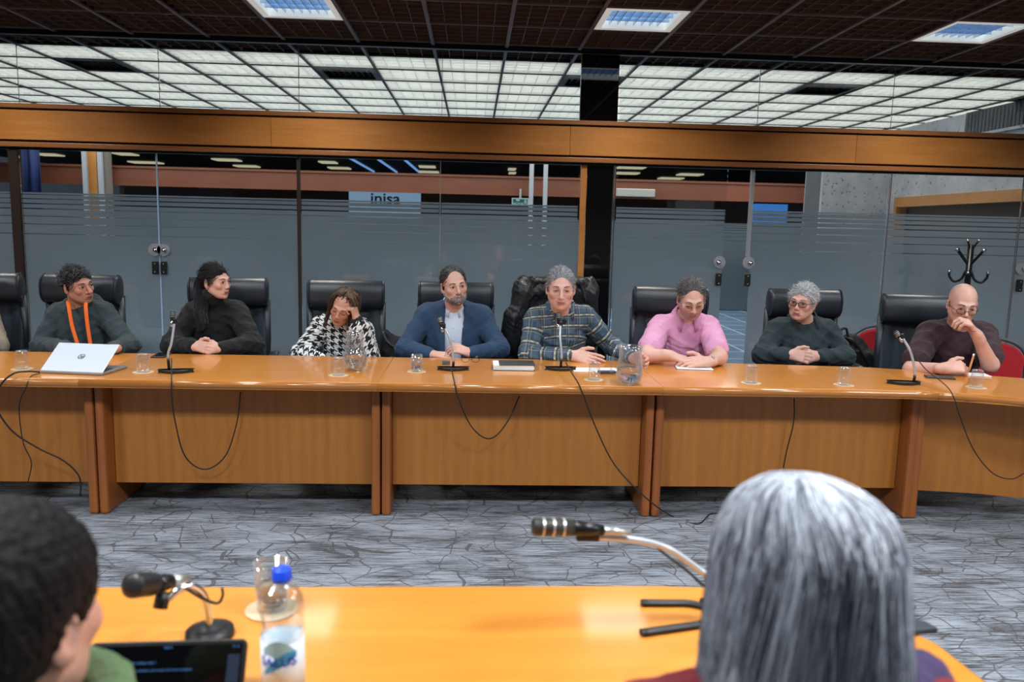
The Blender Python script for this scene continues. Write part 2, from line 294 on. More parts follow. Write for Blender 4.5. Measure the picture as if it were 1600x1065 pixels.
# ------------------------------------------------------------------ mesh helpers
COL = SC.collection
def nz(v): v = np.asarray(v, float); return v/np.linalg.norm(v)
def rotz(a): c, s = math.cos(a), math.sin(a); return np.array([[c, -s, 0], [s, c, 0], [0, 0, 1]])
def rotx(a): c, s = math.cos(a), math.sin(a); return np.array([[1, 0, 0], [0, c, -s], [0, s, c]])
def roty(a): c, s = math.cos(a), math.sin(a); return np.array([[c, 0, s], [0, 1, 0], [-s, 0, c]])
class MB:
    def __init__(s): s.v = []; s.f = []
    def add(s, vs, fs):
        b = len(s.v); s.v += [tuple(map(float, x)) for x in vs]; s.f += [tuple(i+b for i in f) for f in fs]; return s
    def box(s, c, size, rot=None):
        c = np.array(c, float); h = np.array(size, float)/2; vs = []
        for z in (-1, 1):
            for y in (-1, 1):
                for x in (-1, 1):
                    p = h*np.array([x, y, z]); vs.append(c+(rot@p if rot is not None else p))
        return s.add(vs, [(0, 2, 3, 1), (4, 5, 7, 6), (0, 1, 5, 4), (2, 6, 7, 3), (0, 4, 6, 2), (1, 3, 7, 5)])
    def bx(s, x0, x1, y0, y1, z0, z1): return s.box(((x0+x1)/2, (y0+y1)/2, (z0+z1)/2), (x1-x0, y1-y0, z1-z0))
    def tube(s, pts, rad, n=8, cap=True, flat=None):
        pts = [np.array(p, float) for p in pts]; m = len(pts)
        if not hasattr(rad, '__len__'): rad = [rad]*m
        up = None; vs = []; fs = []
        for i, p in enumerate(pts):
            t = nz(pts[min(i+1, m-1)]-pts[max(i-1, 0)])
            if up is None:
                up = np.array([0, 0, 1.]) if abs(t[2]) < .9 else np.array([1., 0, 0])
            a = up-t*(up@t); a = nz(a); up = a; b = np.cross(t, a)
            fa, fb = (1, 1) if flat is None else flat
            for k in range(n):
                an = 2*math.pi*k/n; vs.append(p+(a*math.cos(an)*fa+b*math.sin(an)*fb)*rad[i])
        for i in range(m-1):
            for k in range(n): fs.append((i*n+k, i*n+(k+1) % n, (i+1)*n+(k+1) % n, (i+1)*n+k))
        if cap: fs.append(tuple(range(n))[::-1]); fs.append(tuple((m-1)*n+k for k in range(n)))
        return s.add(vs, fs)
    def lathe(s, prof, n=24, c=(0, 0, 0), rot=None, close=False):
        vs = []; fs = []; c = np.array(c, float)
        for r, z in prof:
            for k in range(n):
                a = 2*math.pi*k/n; p = np.array([r*math.cos(a), r*math.sin(a), z]); vs.append(c+(rot@p if rot is not None else p))
        m = len(prof)
        for i in range(m-1 if not close else m):
            j = (i+1) % m
            for k in range(n): fs.append((i*n+k, i*n+(k+1) % n, j*n+(k+1) % n, j*n+k))
        if not close: fs.append(tuple(range(n))[::-1]); fs.append(tuple((m-1)*n+k for k in range(n)))
        return s.add(vs, fs)
    def prism(s, poly, z0, z1, rot=None, c=(0, 0, 0)):
        n = len(poly); c = np.array(c, float)
        vs = [(x, y, z0) for x, y in poly]+[(x, y, z1) for x, y in poly]
        vs = [c+(rot@np.array(p) if rot is not None else np.array(p)) for p in vs]
        return s.add(vs, [tuple(range(n))[::-1], tuple(range(n, 2*n))]+[(i, (i+1) % n, n+(i+1) % n, n+i) for i in range(n)])
    def mesh(s, name='mesh', smooth=False, off=(0, 0, 0)):
        me = bpy.data.meshes.new(name); me.from_pydata([(x-off[0], y-off[1], z-off[2]) for x, y, z in s.v], [], s.f)
        if smooth: me.polygons.foreach_set('use_smooth', [True]*len(me.polygons))
        me.update(); return me
    def build(s, name, mat, parent=None, smooth=False, bevel=0, label=None, loc=None, rel=True):
        off = np.zeros(3)
        if parent is not None and rel: off = np.array(ORG.get(parent.name, (0, 0, 0)))
        if loc is not None: off = np.array(loc)
        o = bpy.data.objects.new(name, s.mesh(name, smooth, off)); COL.objects.link(o); o.data.materials.append(mat)
        if parent is not None: o.parent = parent; ORG[o.name] = ORG.get(parent.name, (0, 0, 0))
        elif loc is not None: o.location = loc; ORG[o.name] = tuple(loc)
        if bevel:
            b = o.modifiers.new('bevel', 'BEVEL'); b.width = bevel; b.segments = 2; b.limit_method = 'ANGLE'
        if smooth:
            pass
        if label: o['label'] = label
        return o
ORG = {}
def thing(name, label, cat, loc=(0, 0, 0), group=None, local=False):
    o = bpy.data.objects.new(name, None); COL.objects.link(o); o.location = tuple(map(float, loc)); o.empty_display_size = .1
    o['label'] = label; o['category'] = cat
    if group: o['group'] = group
    ORG[o.name] = (0, 0, 0) if local else tuple(loc)
    return o
def tag(o, label, cat, group=None):
    o['label'] = label; o['category'] = cat
    if group: o['group'] = group
    return o
def struct(o): o['kind'] = 'structure'; return o
def copy_tree(o, parent=None):
    c = o.copy(); COL.objects.link(c)
    if parent is not None: c.parent = parent
    for ch in o.children: copy_tree(ch, c)
    return c
def bez(pts, n=10):
    "Catmull-Rom through points"
    p = [np.array(q, float) for q in pts]; p = [2*p[0]-p[1]]+p+[2*p[-1]-p[-2]]; out = []
    for i in range(1, len(p)-2):
        for k in range(n):
            t = k/n; out.append(.5*((2*p[i])+(-p[i-1]+p[i+1])*t+(2*p[i-1]-5*p[i]+4*p[i+1]-p[i+2])*t*t+(-p[i-1]+3*p[i]-3*p[i+1]+p[i+2])*t**3))
    out.append(p[-2]); return out
def text_obj(name, body, mat, parent, loc, size, rot, extrude=.001, sx=1.0, bold=False):
    cu = bpy.data.curves.new(name, 'FONT'); cu.body = body; cu.size = size; cu.extrude = extrude; cu.align_x = 'CENTER'; cu.align_y = 'CENTER'
    if bold: cu.offset = size*.02
    tmp = bpy.data.objects.new('tmp', cu); COL.objects.link(tmp)
    dg = bpy.context.evaluated_depsgraph_get(); me = bpy.data.meshes.new_from_object(tmp.evaluated_get(dg))
    bpy.data.objects.remove(tmp); me.materials.clear(); me.materials.append(mat)
    o = bpy.data.objects.new(name, me); COL.objects.link(o); o.parent = parent
    L = np.array(loc)-np.array(ORG.get(parent.name, (0, 0, 0)) if parent else (0, 0, 0))
    o.location = tuple(L); o.rotation_euler = rot; o.scale = (sx, 1, 1); return o
# ------------------------------------------------------------------ room shell
WY = 6.92                                                   # glass partition
XS = 5.9                                                    # side wall of the hall
m = MB().bx(-7, 7.5, -4.5, 7.0, -.1, 0); fl = struct(m.build('floor', M['carpet']))
m = MB().bx(-14, 14, 7.0, 32, -.1, 0); struct(m.build('floor', M['tiles']))
for nm, a in (('wall_left', (-7.1, -7, -4.5, 6.9, 0, 3.3)), ('wall_back', (-7, 7.5, -4.6, -4.5, 0, 3.3)), ('wall_right', (7.5, 7.6, -4.5, 6.9, 0, 3.3))):
    struct(MB().bx(*a).build(nm, M['plaster']))
def ceiling(name, x0, x1, j0, j1, blade_mat, rail_mat, top_mat, skip, seen, hb=.085, rw=.014, cw=.007):
    "egg-crate panels hung between rails; cell j spans GY+MOD*j .. +MOD"
    k0, k1 = round((x0-GX)/MOD), round((x1-GX)/MOD); ya, yb = GY+MOD*j0, GY+MOD*j1
    c = struct(MB().bx(GX+k0*MOD, GX+k1*MOD, ya, yb, CZ+.25, CZ+.27).build(name, top_mat))
    t = .006; mb = MB()
    for i in range(1, 5):
        p = MOD*i/5; mb.bx(p-t/2, p+t/2, .01, MOD-.01, .004, hb); mb.bx(.01, MOD-.01, p-t/2, p+t/2, .004, hb)
    for a in (.012, MOD-.012): mb.bx(a-.002, a+.002, .01, MOD-.01, .004, hb); mb.bx(.01, MOD-.01, a-.002, a+.002, .004, hb)
    proto = None; cells = [(k, j) for j in range(j0, j1) for k in range(k0, k1) if (k, j) not in skip]
    cells.sort(key=lambda q: 0 if seen(q) else 1); rest = MB()
    for n, (k, j) in enumerate(cells):
        if n < 290 and seen((k, j)):
            if proto is None: o = mb.build('louvre_panel', blade_mat, c); proto = o
            else: o = proto.copy(); COL.objects.link(o)
            o.location = (GX+k*MOD, GY+j*MOD, CZ)
        else:
            X, Y = GX+k*MOD, GY+j*MOD
            for i in range(1, 5):
                p = MOD*i/5; rest.bx(X+p-t/2, X+p+t/2, Y, Y+MOD, CZ+.004, CZ+hb); rest.bx(X, X+MOD, Y+p-t/2, Y+p+t/2, CZ+.004, CZ+hb)
    if rest.v: o = rest.build('louvre_grid', blade_mat, c); o['kind'] = 'stuff'
    for k in range(k0, k1+1):
        x = GX+k*MOD; MB().bx(x-rw, x+rw, ya, yb, CZ-.012, CZ+.05).build('ceiling_rail', rail_mat, c)
    for j in range(j0, j1+1):
        y = GY+j*MOD; MB().bx(GX+k0*MOD, GX+k1*MOD, y-cw, y+cw, CZ-.006, CZ+.045).build('ceiling_rail', rail_mat, c)
    return c
fixk = [-11, -7, -3, 1, 5, 9, 13]
room_fix = [(k, -1) for k in fixk]
allfix = set((k, j) for k in fixk for j in (-1, -5, -9, -13, -17))
cA = ceiling('ceiling', GX-12*MOD, GX+12*MOD, -17, 2, M['louver'], M['rail'], M['louvertop'], allfix, lambda q: q[1] >= -7)
def fixture(k, j, label, group=None, lit=True):
    x, y = GX+k*MOD, GY+j*MOD
    t = thing('ceiling_light', label, 'ceiling light', (x+MOD/2, y+MOD/2, CZ), group)
    f = MB()
    for a in (0, 1): f.bx(x+.014+a*(MOD-.078), x+.064+a*(MOD-.078), y+.012, y+MOD-.012, CZ-.005, CZ+.11)
    for a in (0, 1): f.bx(x+.064, x+MOD-.064, y+.012+a*(MOD-.074), y+.062+a*(MOD-.074), CZ-.005, CZ+.11)
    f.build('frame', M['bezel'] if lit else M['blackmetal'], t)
    MB().bx(x+.03, x+MOD-.03, y+.03, y+MOD-.03, CZ+.14, CZ+.15).build('diffuser', M['fixlum'] if lit else M['louvertop'], t)
    for i in range(1, 8):
        p = .064+(MOD-.128)*i/8
        MB().bx(x+p-.003, x+p+.003, y+.062, y+MOD-.062, CZ+.02, CZ+.07).build('blade', M['blueblade'] if lit else M['blackmetal'], t)
    for i in range(1, 4):
        p = .064+(MOD-.128)*i/4
        MB().bx(x+.064, x+MOD-.064, y+p-.003, y+p+.003, CZ+.02, CZ+.07).build('cross_blade', M['blueblade'] if lit else M['blackmetal'], t)
    return t
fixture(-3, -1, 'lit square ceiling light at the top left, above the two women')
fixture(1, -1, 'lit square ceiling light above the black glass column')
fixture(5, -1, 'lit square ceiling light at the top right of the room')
# hall beyond: luminous ceiling, unlit fixtures, then a dark ceiling further on
hallfix = [(k, 3) for k in fixk if k < 10]
cB = ceiling('ceiling', GX-12*MOD, GX+10*MOD, 2, 11, M['whitelouver'], M['darkrail'], M['lum'], set(hallfix), lambda q: q[0] < 10, rw=.010, cw=.004)
for k, lb in ((-11, 'unlit dark ceiling fixture in the luminous ceiling, hidden far left'), (-7, 'unlit dark ceiling fixture at the left of the luminous ceiling beyond the glass'), (-3, 'unlit dark ceiling fixture above the middle of the wood beam, in the luminous ceiling'),
              (1, 'unlit dark ceiling fixture beside the black glass column, beyond the glass'), (5, 'unlit dark ceiling fixture right of the black column, in the luminous ceiling'), (9, 'unlit dark ceiling fixture next to the corrugated wall at the far right')):
    if k > -11: fixture(k, 3, lb, lit=False)
MB().bx(-8, 7, GY+11*MOD, 15.6, CZ, CZ+.05).build('ceiling', M['lum']).__setitem__('kind', 'structure')
c2 = struct(MB().bx(-12, 12, 15.9, 31, CZ, CZ+.05).build('ceiling', M['louvertop']))
# ceiling track above the glass, black upstand
tr = struct(MB().bx(-7, 7.5, WY-.03, WY+.03, CZ-.035, CZ+.02).build('trim_1', M['blackmetal']))
MB().bx(-7, 7.5, GY+2*MOD-.02, GY+2*MOD+.01, CZ-.0, CZ+.24).build('upstand', M['blackmetal'], tr)
# wood beam: boards, cap strip, grooves, bottom strip
bz0, bz1 = 2.105, 2.45
bm = struct(MB().bx(-7, 7.5, WY-.03, WY+.06, bz0, bz1-.004).build('trim_2', M['groove']))
cuts = [-7, -4.2] + [float(V(px, 210, Y=WY)[0]) for px in (426, 890, 1335)] + [5.2, 7.5]
for a, b in zip(cuts[:-1], cuts[1:]):
    MB().bx(a+.001, b-.001, WY-.055, WY-.03, bz0+.058, bz1-.05).build('beam_board', M['beam'], bm, bevel=.002)
MB().bx(-7, 7.5, WY-.075, WY+.06, bz1-.036, bz1).build('cap_strip', M['beamtrim'], bm, bevel=.004)
MB().bx(-7, 7.5, WY-.06, WY+.06, bz0, bz0+.04).build('bottom_strip', M['beamtrim'], bm, bevel=.004)
MB().bx(-7, 7.5, WY-.02, WY+.02, bz0-.018, bz0).build('glass_channel', M['blackmetal'], bm)
# upper panes
ux = [-7.0]+[float(V(px, 130, Y=WY)[0]) for px in (29, 249, 467, 691, 908)]
ux2 = [float(V(px, 130, Y=WY)[0]) for px in (969, 1187, 1397)]+[5.9, 7.3]
wi = 1
for L in (ux, ux2):
    for a, b in zip(L[:-1], L[1:]):
        o = struct(MB().bx(a+.003, b-.003, WY-.005, WY+.005, bz1, CZ-.036).build('window_%d' % wi, M['glass'])); wi += 1
        MB().bx(b-.002, b+.002, WY-.006, WY+.006, bz1, CZ-.036).build('pane_joint', M['rail'], o)
# black glass column
cx0, cx1 = float(V(908, 130, Y=WY)[0]), float(V(969, 130, Y=WY)[0])
col = struct(MB().bx(cx0, cx1-.012, WY-.004, WY+.02, bz1, CZ-.03).build('wall_column_glass', M['darkglass'])); col.name = 'wall_middle'
lx0, lx1 = float(V(905, 350, Y=WY)[0]), float(V(958, 350, Y=WY)[0])
MB().bx(lx0+.055, lx1-.02, WY-.004, WY+.02, .02, bz0-.018).build('lower_black_glass', M['darkglass'], col)
MB().bx(lx0, lx0+.05, WY-.012, WY+.03, .6, bz0-.018).build('wood_strip', M['beam'], col)
MB().bx(lx1-.02, lx1-.012, WY-.02, WY+.02, .0, bz0-.018).build('chrome_edge', M['chrome'], col)
MB().bx(lx1-.002, lx1+.006, WY-.02, WY+.02, .0, bz0-.018).build('chrome_edge', M['chrome'], col)
MB().bx(cx0-.006, cx0, WY-.008, WY+.008, bz1, CZ-.03).build('chrome_edge', M['chrome'], col)
MB().bx(lx0-.006, lx0+.13, WY-.05, WY-.03, 1.06, 1.075).build('shelf_edge', M['blackmetal'], col)
# lower panes with frosted film
gaps = [float(V(671, y, Y=WY)[2]) for y in (319, 325.6, 333, 340.6, 352, 364, 379)]; ftop = 1.741
def film_strips(parent, a, b, y, mat=M['film'], th=.002):
    zs = [ftop]+gaps+[None]; g = [.006, .008, .010, .010, .007, .006, .006]
    prev = ftop
    for z, gh in zip(gaps, g):
        MB().bx(a, b, y, y+th, z+gh/2, prev).build('film_strip', mat, parent); prev = z-gh/2
    MB().bx(a, b, y, y+th, .01, prev).build('film_sheet', mat, parent, label='large frosted sheet under the clear stripes')
def lx(px): return float(V(px, 350, Y=WY)[0])
panes = [('window', -6.95, lx(22)), ('window', lx(36), lx(137)), ('door', lx(137), lx(248)), ('door', lx(248.5), lx(465)), ('window', lx(470), lx(687)), ('window', lx(688), lx(903)),
         ('door', lx(961), lx(1133)), ('door', lx(1175), lx(1385)), ('window', lx(1387), lx(1592)), ('window', lx(1593), 7.4)]
panes[1:3] = [('door', lx(36), lx(248))]
dn = 1
for kind, a, b in panes:
    if kind == 'window': nm = 'window_%d' % wi; wi += 1
    else: nm = 'door_%d' % dn; dn += 1
    o = struct(MB().bx(a+.003, b-.003, WY-.006, WY+.004, .01, bz0-.018).build(nm, M['glass']))
    film_strips(o, a+.006, b-.006, WY+.006)
    if kind == 'window' and a > 3: MB().bx(a-.004, a+.001, WY-.007, WY+.007, .01, bz0-.02).build('pane_joint', M['rail'], o)
    if nm == 'window_%d' % (wi-1) and abs(a-lx(688)) < .01: MB().bx(a-.006, a, WY-.008, WY+.007, .01, bz0-.02).build('pane_joint', M['steel'], o)
    def lock(x, flip):
        o2 = MB(); r = np.array([[1, 0, 0], [0, 0, 1], [0, -1, 0]])
        o2.lathe([(.0, .0), (.052, .0), (.052, .012), (.046, .018), (.0, .018)], 28, (x, WY-.024, 1.287), rotx(R_(90)).T@np.eye(3)); o2.build('lock_rosette', M['post'], o, False)
        MB().lathe([(0, 0), (.018, 0), (.016, .02), (0, .022)], 16, (x+flip*.012, WY-.045, 1.287), rotx(R_(-90))).build('lock_cylinder', M['chrome'], o, True)
        MB().bx(x-.026, x+.026, WY-.03, WY-.006, 1.08, 1.19).build('latch_box', M['blackplastic'], o, bevel=.006)
        for sz in (1.1, 1.17): MB().lathe([(0, 0), (.006, 0), (.005, .004), (0, .005)], 8, (x, WY-.031, sz), rotx(R_(90))).build('screw', M['steel'], o)
    if nm == 'door_1': lock(b-.035, 1)
    if nm == 'door_2': lock(a+.035, 1)
    if nm == 'door_3': lock(b-.035, -1)
    if nm == 'door_4': lock(a-.015, 1); MB().bx(a-.035, a-.008, WY-.02, WY+.02, 1.34, bz0-.02).build('edge_profile', M['post'], o)
    if nm == 'window_%d' % (wi-1) and a > lx(1590): lock(a+.05, 1)
MB().bx(lx(247.3), lx(249.3), WY-.008, WY+.006, .01, bz0-.02).build('trim_3', M['edgeglass']).__setitem__('kind', 'structure')
MB().bx(lx(22), lx(36), WY-.03, WY+.04, 0, bz0-.02).build('trim_4', M['groove']).__setitem__('kind', 'structure')
MB().bx(lx(465), lx(470), WY-.012, WY+.02, 0, bz0-.02).build('trim_5', M['groove']).__setitem__('kind', 'structure')
# ------------------------------------------------------------------ hall beyond the glass
FY = 15.7
def fx(px, Y=FY): return float(V(px, 300, Y=Y)[0])
pier = struct(MB().bx(4.95, 5.9, 11.3, 11.9, 0, CZ).build('wall_pier', M['concrete'])); pier.name = 'wall_far_right'
MB().bx(4.949, 4.953, 11.35, 11.88, 0, CZ).build('painted_shade_side', M['corrugated'], pier)  # thin grey sheet carries the shade of the pier's side in its colour
yo0 = float(V(1401, 309, X=XS)[1]); zt = float(V(1401, 309, X=XS)[2])
sw = struct(MB().bx(XS, XS+.2, yo0, 11.3, 0, CZ).bx(XS, XS+.2, 6.95, yo0, zt, CZ).build('wall_hall_side', M['concrete'])); sw.name = 'wall_side'
MB().bx(XS-.03, XS+.1, 6.98, yo0, zt-.13, zt).build('opening_frame', M['beam'], sw)
MB().bx(XS-.03, XS+.1, yo0-.07, yo0, 0, zt-.13).build('opening_frame', M['beam'], sw)
MB().bx(XS+.15, XS+.19, 6.98, yo0, 0, zt-.1).build('recess_shade_sheet', M['groove'], sw)  # dark-coloured sheet stands in for the shade inside the opening
yc = float(V(1512, 180, X=XS)[1]); zc0 = float(V(1512, 212, X=XS)[2])
for i in range(28):
    y0 = yc-.02-i*.065
    if y0 > 7.0: MB().bx(XS-.03, XS, y0-.05, y0, zc0, CZ-.02).build('corrugated_rib', M['corrugated'], sw)
MB().bx(XS-.05, XS, 7.0, yc, zc0-.03, zc0).build('ledge', M['concrete'], sw)
MB().bx(XS-.02, XS-.001, 7.0, yc, zc0, CZ).build('corrugated_back', M['corrugated'], sw)
fb = struct(MB().bx(-12, 7, FY, FY+.1, 2.2, 2.52).build('trim_6', M['farwood']))
MB().bx(-12, 7, FY-.03, FY, 2.17, 2.21).build('beam_lip', M['farwood'], fb); MB().bx(-12, 7, FY-.03, FY, 2.5, 2.54).build('beam_lip', M['farwood'], fb)
fw = struct(MB().bx(-12, 7, FY+.04, FY+.05, 0.01, 2.2).build('window_%d' % wi, M['glass'])); wi += 1
film_strips(fw, -12, 7, FY+.06)
for px in (133.5, 157.5, 830, 852):
    x = fx(px, 15.3); MB().bx(x-.04, x+.04, 15.3, 15.36, 0, 2.85).build('trim_7', M['post']).__setitem__('kind', 'structure')
x0, x1 = fx(161, 15.5), fx(173, 15.5)
MB().bx(x0, x1, 15.4, 15.6, 0, 3.0).build('trim_8', M['plaster']).__setitem__('kind', 'structure')
x0, x1 = fx(138, 15.45), fx(153, 15.45)
MB().bx(x0, x1, 15.45, 15.5, 0, 2.9).build('trim_9', M['beam']).__setitem__('kind', 'structure')
struct(MB().bx(-12, 12, 28, 28.1, 0, 3.1).build('wall_far', M['farwood']))
# streak lamps and far beam of the second hall
k = 0
for (px0, px1, y) in ((182, 207, 240), (205, 245, 253), (335, 370, 249), (368, 400, 259), (500, 524, 253), (514, 545, 262), (655, 680, 260), (655, 685, 268), (795, 806, 270), (794, 806, 264), (965, 1010, 261), (963, 1000, 270), (1060, 1100, 272), (1030, 1070, 278), (60, 88, 241)):
    p0, p1 = V(px0, y, z=CZ-.03), V(px1, y, z=CZ-.03)
    if p0[1] > 27: p0, p1 = V(px0, y, Y=26.5), V(px1, y, Y=26.5)
    o = MB().bx(p0[0], p1[0], p0[1]-.25, p0[1]+.25, CZ-.05, CZ-.02).build('ceiling_lamp', M['streak'])
    tag(o, 'small yellowish lamp on the dark ceiling far beyond the second glass partition', 'lamp', 'far ceiling lamps')
for (a, b) in (((547, 247), (584, 268)), ((591, 249), (620, 269)), ((633, 250), (655, 269))):
    p0, p1 = V(a[0], a[1], z=CZ-.03), V(b[0], b[1], z=CZ-.03)
    o = MB().tube([p0, p1], .03, 6).build('skylight_line', M['blueline']); tag(o, 'thin blue line of light on the far ceiling above the lettered sign', 'lamp', 'blue lines of light')  # glowing tubes stand in for bright skylight edges, not lamps
sg = thing('wall_sign', 'pale blue lit panel lettered inisa beyond the far partition', 'sign', tuple(V(601, 330, Y=16.4)))
p0, p1 = V(545, 296, Y=16.4), V(657, 360, Y=16.4)
MB().bx(p0[0], p1[0], 16.4, 16.45, p1[2], p0[2]+.3).build('panel', M['inisa'], sg)
text_obj('lettering', 'inisa', M['signdark'], sg, V(602, 310.5, Y=16.37), .30, (R_(90), 0, 0), bold=True, sx=1.15)
ex = thing('exit_sign', 'small green sign lettered SALIDA beside the silver posts', 'sign', tuple(V(812, 315, Y=15.6)))
p0, p1 = V(800, 309, Y=15.6), V(826, 321, Y=15.6)
MB().bx(p0[0], p1[0], 15.6, 15.64, p1[2], p0[2]).build('sign_frame', M['signwhite'], ex)
MB().bx((p0[0]+p1[0])/2-.02, (p0[0]+p1[0])/2+.02, 15.61, 15.69, p0[2], 2.3).build('bracket', M['steel'], ex)
MB().bx(p0[0]+.02, p1[0]-.02, 15.59, 15.6, p1[2]+.02, p0[2]-.02).build('sign_face', M['green'], ex)
text_obj('lettering', 'SALIDA', M['signwhite'], ex, V(809, 318.2, Y=15.58), .065, (R_(90), 0, 0), bold=True)
pa = V(809, 312.5, Y=15.58); MB().prism([(-.04, 0), (0, .03), (0, .012), (.04, .012), (.04, -.012), (0, -.012), (0, -.03)], -.002, .002, rotx(R_(90)), pa).build('arrow', M['signwhite'], ex)
pa = V(821, 315.5, Y=15.58); mm = MB().lathe([(0, -.002), (.011, -.002), (.011, .002), (0, .002)], 10, pa+np.array([0, 0, .04]), rotx(R_(90)))
mm.tube([pa+[0, 0, .03], pa+[-.005, 0, -.005], pa+[-.03, 0, -.03]], .007, 6).tube([pa+[0, 0, -.005], pa+[.022, 0, -.02], pa+[.02, 0, -.045]], .007, 6).tube([pa+[-.03, 0, .01], pa+[0, 0, .025], pa+[.03, 0, .005]], .006, 6)
mm.build('running_figure', M['signwhite'], ex)
fl2 = MB(); p0, p1 = V(20, 240, Y=14.8), V(64, 300, Y=14.8)
fl2.add([(p0[0]+(p1[0]-p0[0])*i/12, 14.8+.05*math.sin(i*1.3), z) for z in (p1[2]-.3, p0[2]+.5) for i in range(13)], [(i, i+1, 14+i, 13+i) for i in range(12)])
o = fl2.build('flag', M['bluecloth'], smooth=True); s = o.modifiers.new('solid', 'SOLIDIFY'); s.thickness = .01; tag(o, 'dark blue flag hanging beyond the glass at the far left', 'flag')
p0, p1 = V(1178, 318, Y=17), V(1230, 334, Y=17)
o = MB().bx(p0[0], p1[0], 17, 17.05, p1[2]-.2, p0[2]).build('blue_screen', M['bluefar']); MB().bx((p0[0]+p1[0])/2-.03, (p0[0]+p1[0])/2+.03, 17.05, 17.1, 0, p0[2]).build('stand', M['blackmetal'], o); tag(o, 'bright blue screen seen just right of the open glass door', 'screen')
p0, p1 = V(963, 294, Y=15.6), V(1023, 308, Y=15.6)
o = MB().bx(p0[0], p1[0], 15.58, 15.63, p1[2], p0[2]).build('door_closer', M['steel'], bevel=.01); tag(o, 'grey metal door closer fixed on the far wooden beam', 'door closer')
# ------------------------------------------------------------------ long table
TZ = .75
tb = thing('conference_table', 'long varnished wooden conference table with panelled front, people behind it', 'table', (0, 4.35, 0))
front = [(-4.2, 3.965), (2.0, 3.965), (2.31, 3.95), (2.55, 3.895), (2.80, 3.79), (3.15, 3.57), (3.6, 3.2)]
back = [(-4.2, 4.765), (1.2, 4.765), (1.8, 4.72), (2.39, 4.665), (2.8, 4.54), (3.17, 4.37), (3.75, 4.0), (4.3, 3.6)]
def interp(L, x):
    for a, b in zip(L[:-1], L[1:]):
        if a[0] <= x <= b[0]: t = (x-a[0])/(b[0]-a[0]); return a[1]+t*(b[1]-a[1])
    return L[-1][1]
def slab(name, fr, bk, mat, parent, z1=TZ, th=.045, bev=.012, lab=None):
    poly = fr+bk[::-1]; return MB().prism(poly, z1-th, z1).build(name, mat, parent, bevel=bev, label=lab)
joints = [-4.2, -1.94, -.47, .985, 2.42]
for i, (a, b) in enumerate(zip(joints[:-1], joints[1:])):
    f_ = [(a+.0006, interp(front, a))]+[p for p in front if a < p[0] < b]+[(b-.0006, interp(front, b))]
    k_ = [(a+.0006, interp(back, a))]+[p for p in back if a < p[0] < b]+[(b-.0006, interp(back, b))]
    o = slab('tabletop', f_, k_, M['top'], tb, bev=.002)
    MB().tube([(x, y+.012, TZ-.0225) for x, y in f_], .0224, 12).build('edge_moulding', M['edge'], o, True)
f_ = [(2.4212, interp(front, 2.42))]+[p for p in front if p[0] > 2.42]; k_ = [(2.4212, interp(back, 2.42))]+[p for p in back if p[0] > 2.42]
o = slab('tabletop', f_, k_, M['top'], tb, bev=.002, lab='curved end of the tabletop')
MB().tube([(q[0], q[1]+.012, TZ-.0225) for q in bez([(x, y, 0) for x, y in f_], 5)], .0224, 12).build('edge_moulding', M['edge'], o, True)
legx = [-1.94, -.47, .985, 2.44]
for i, x in enumerate(legx):
    for sgn in (-1, 1):
        xc = x+sgn*.027; rot = None
        if i == 3 and sgn > 0: MB().box((xc+.005, 4.35, .352), (.046, .5, .704), rotz(R_(-6))).build('leg', M['legwood'], tb, bevel=.012)
        else: MB().bx(xc-.023, xc+.023, 4.10, 4.60, 0, .704).build('leg', M['legwood'], tb, bevel=.014)
for a, b in zip([-3.7]+legx[:-1], legx):
    MB().bx(a+.052, b-.052, 4.205, 4.23, .14, .703).build('front_panel', M['panelwood'], tb, bevel=.002)
pts = [(2.50, 4.175), (2.8, 4.125), (3.1, 4.03), (3.4, 3.88), (3.75, 3.62)]
off = [(x+.01, y+.026) for x, y in pts]
MB().prism(pts+off[::-1], .14, .703).build('front_panel', M['panelwood'], tb, label='curved front panel at the right end')
# near table
nt = thing('near_table', 'wooden table in the foreground holding a tablet, bottle and microphones', 'table', (0, 1.3, 0))
poly = [(-2.5, 1.655), (.42, 1.678), (.62, 1.665), (.78, 1.61), (.88, 1.52), (.925, 1.42), (.94, 1.25), (.95, 1.0), (-2.5, 1.0)]
MB().prism(poly[::-1], TZ-.045, TZ).build('tabletop', M['top'], nt, bevel=.01)
MB().bx(-2.4, .8, 1.30, 1.33, .14, .704).build('front_panel', M['panelwood'], nt)
for x in (-2.3, -.9, .8): MB().bx(x-.023, x+.023, 1.08, 1.55, 0, .704).build('leg', M['legwood'], nt, bevel=.01)
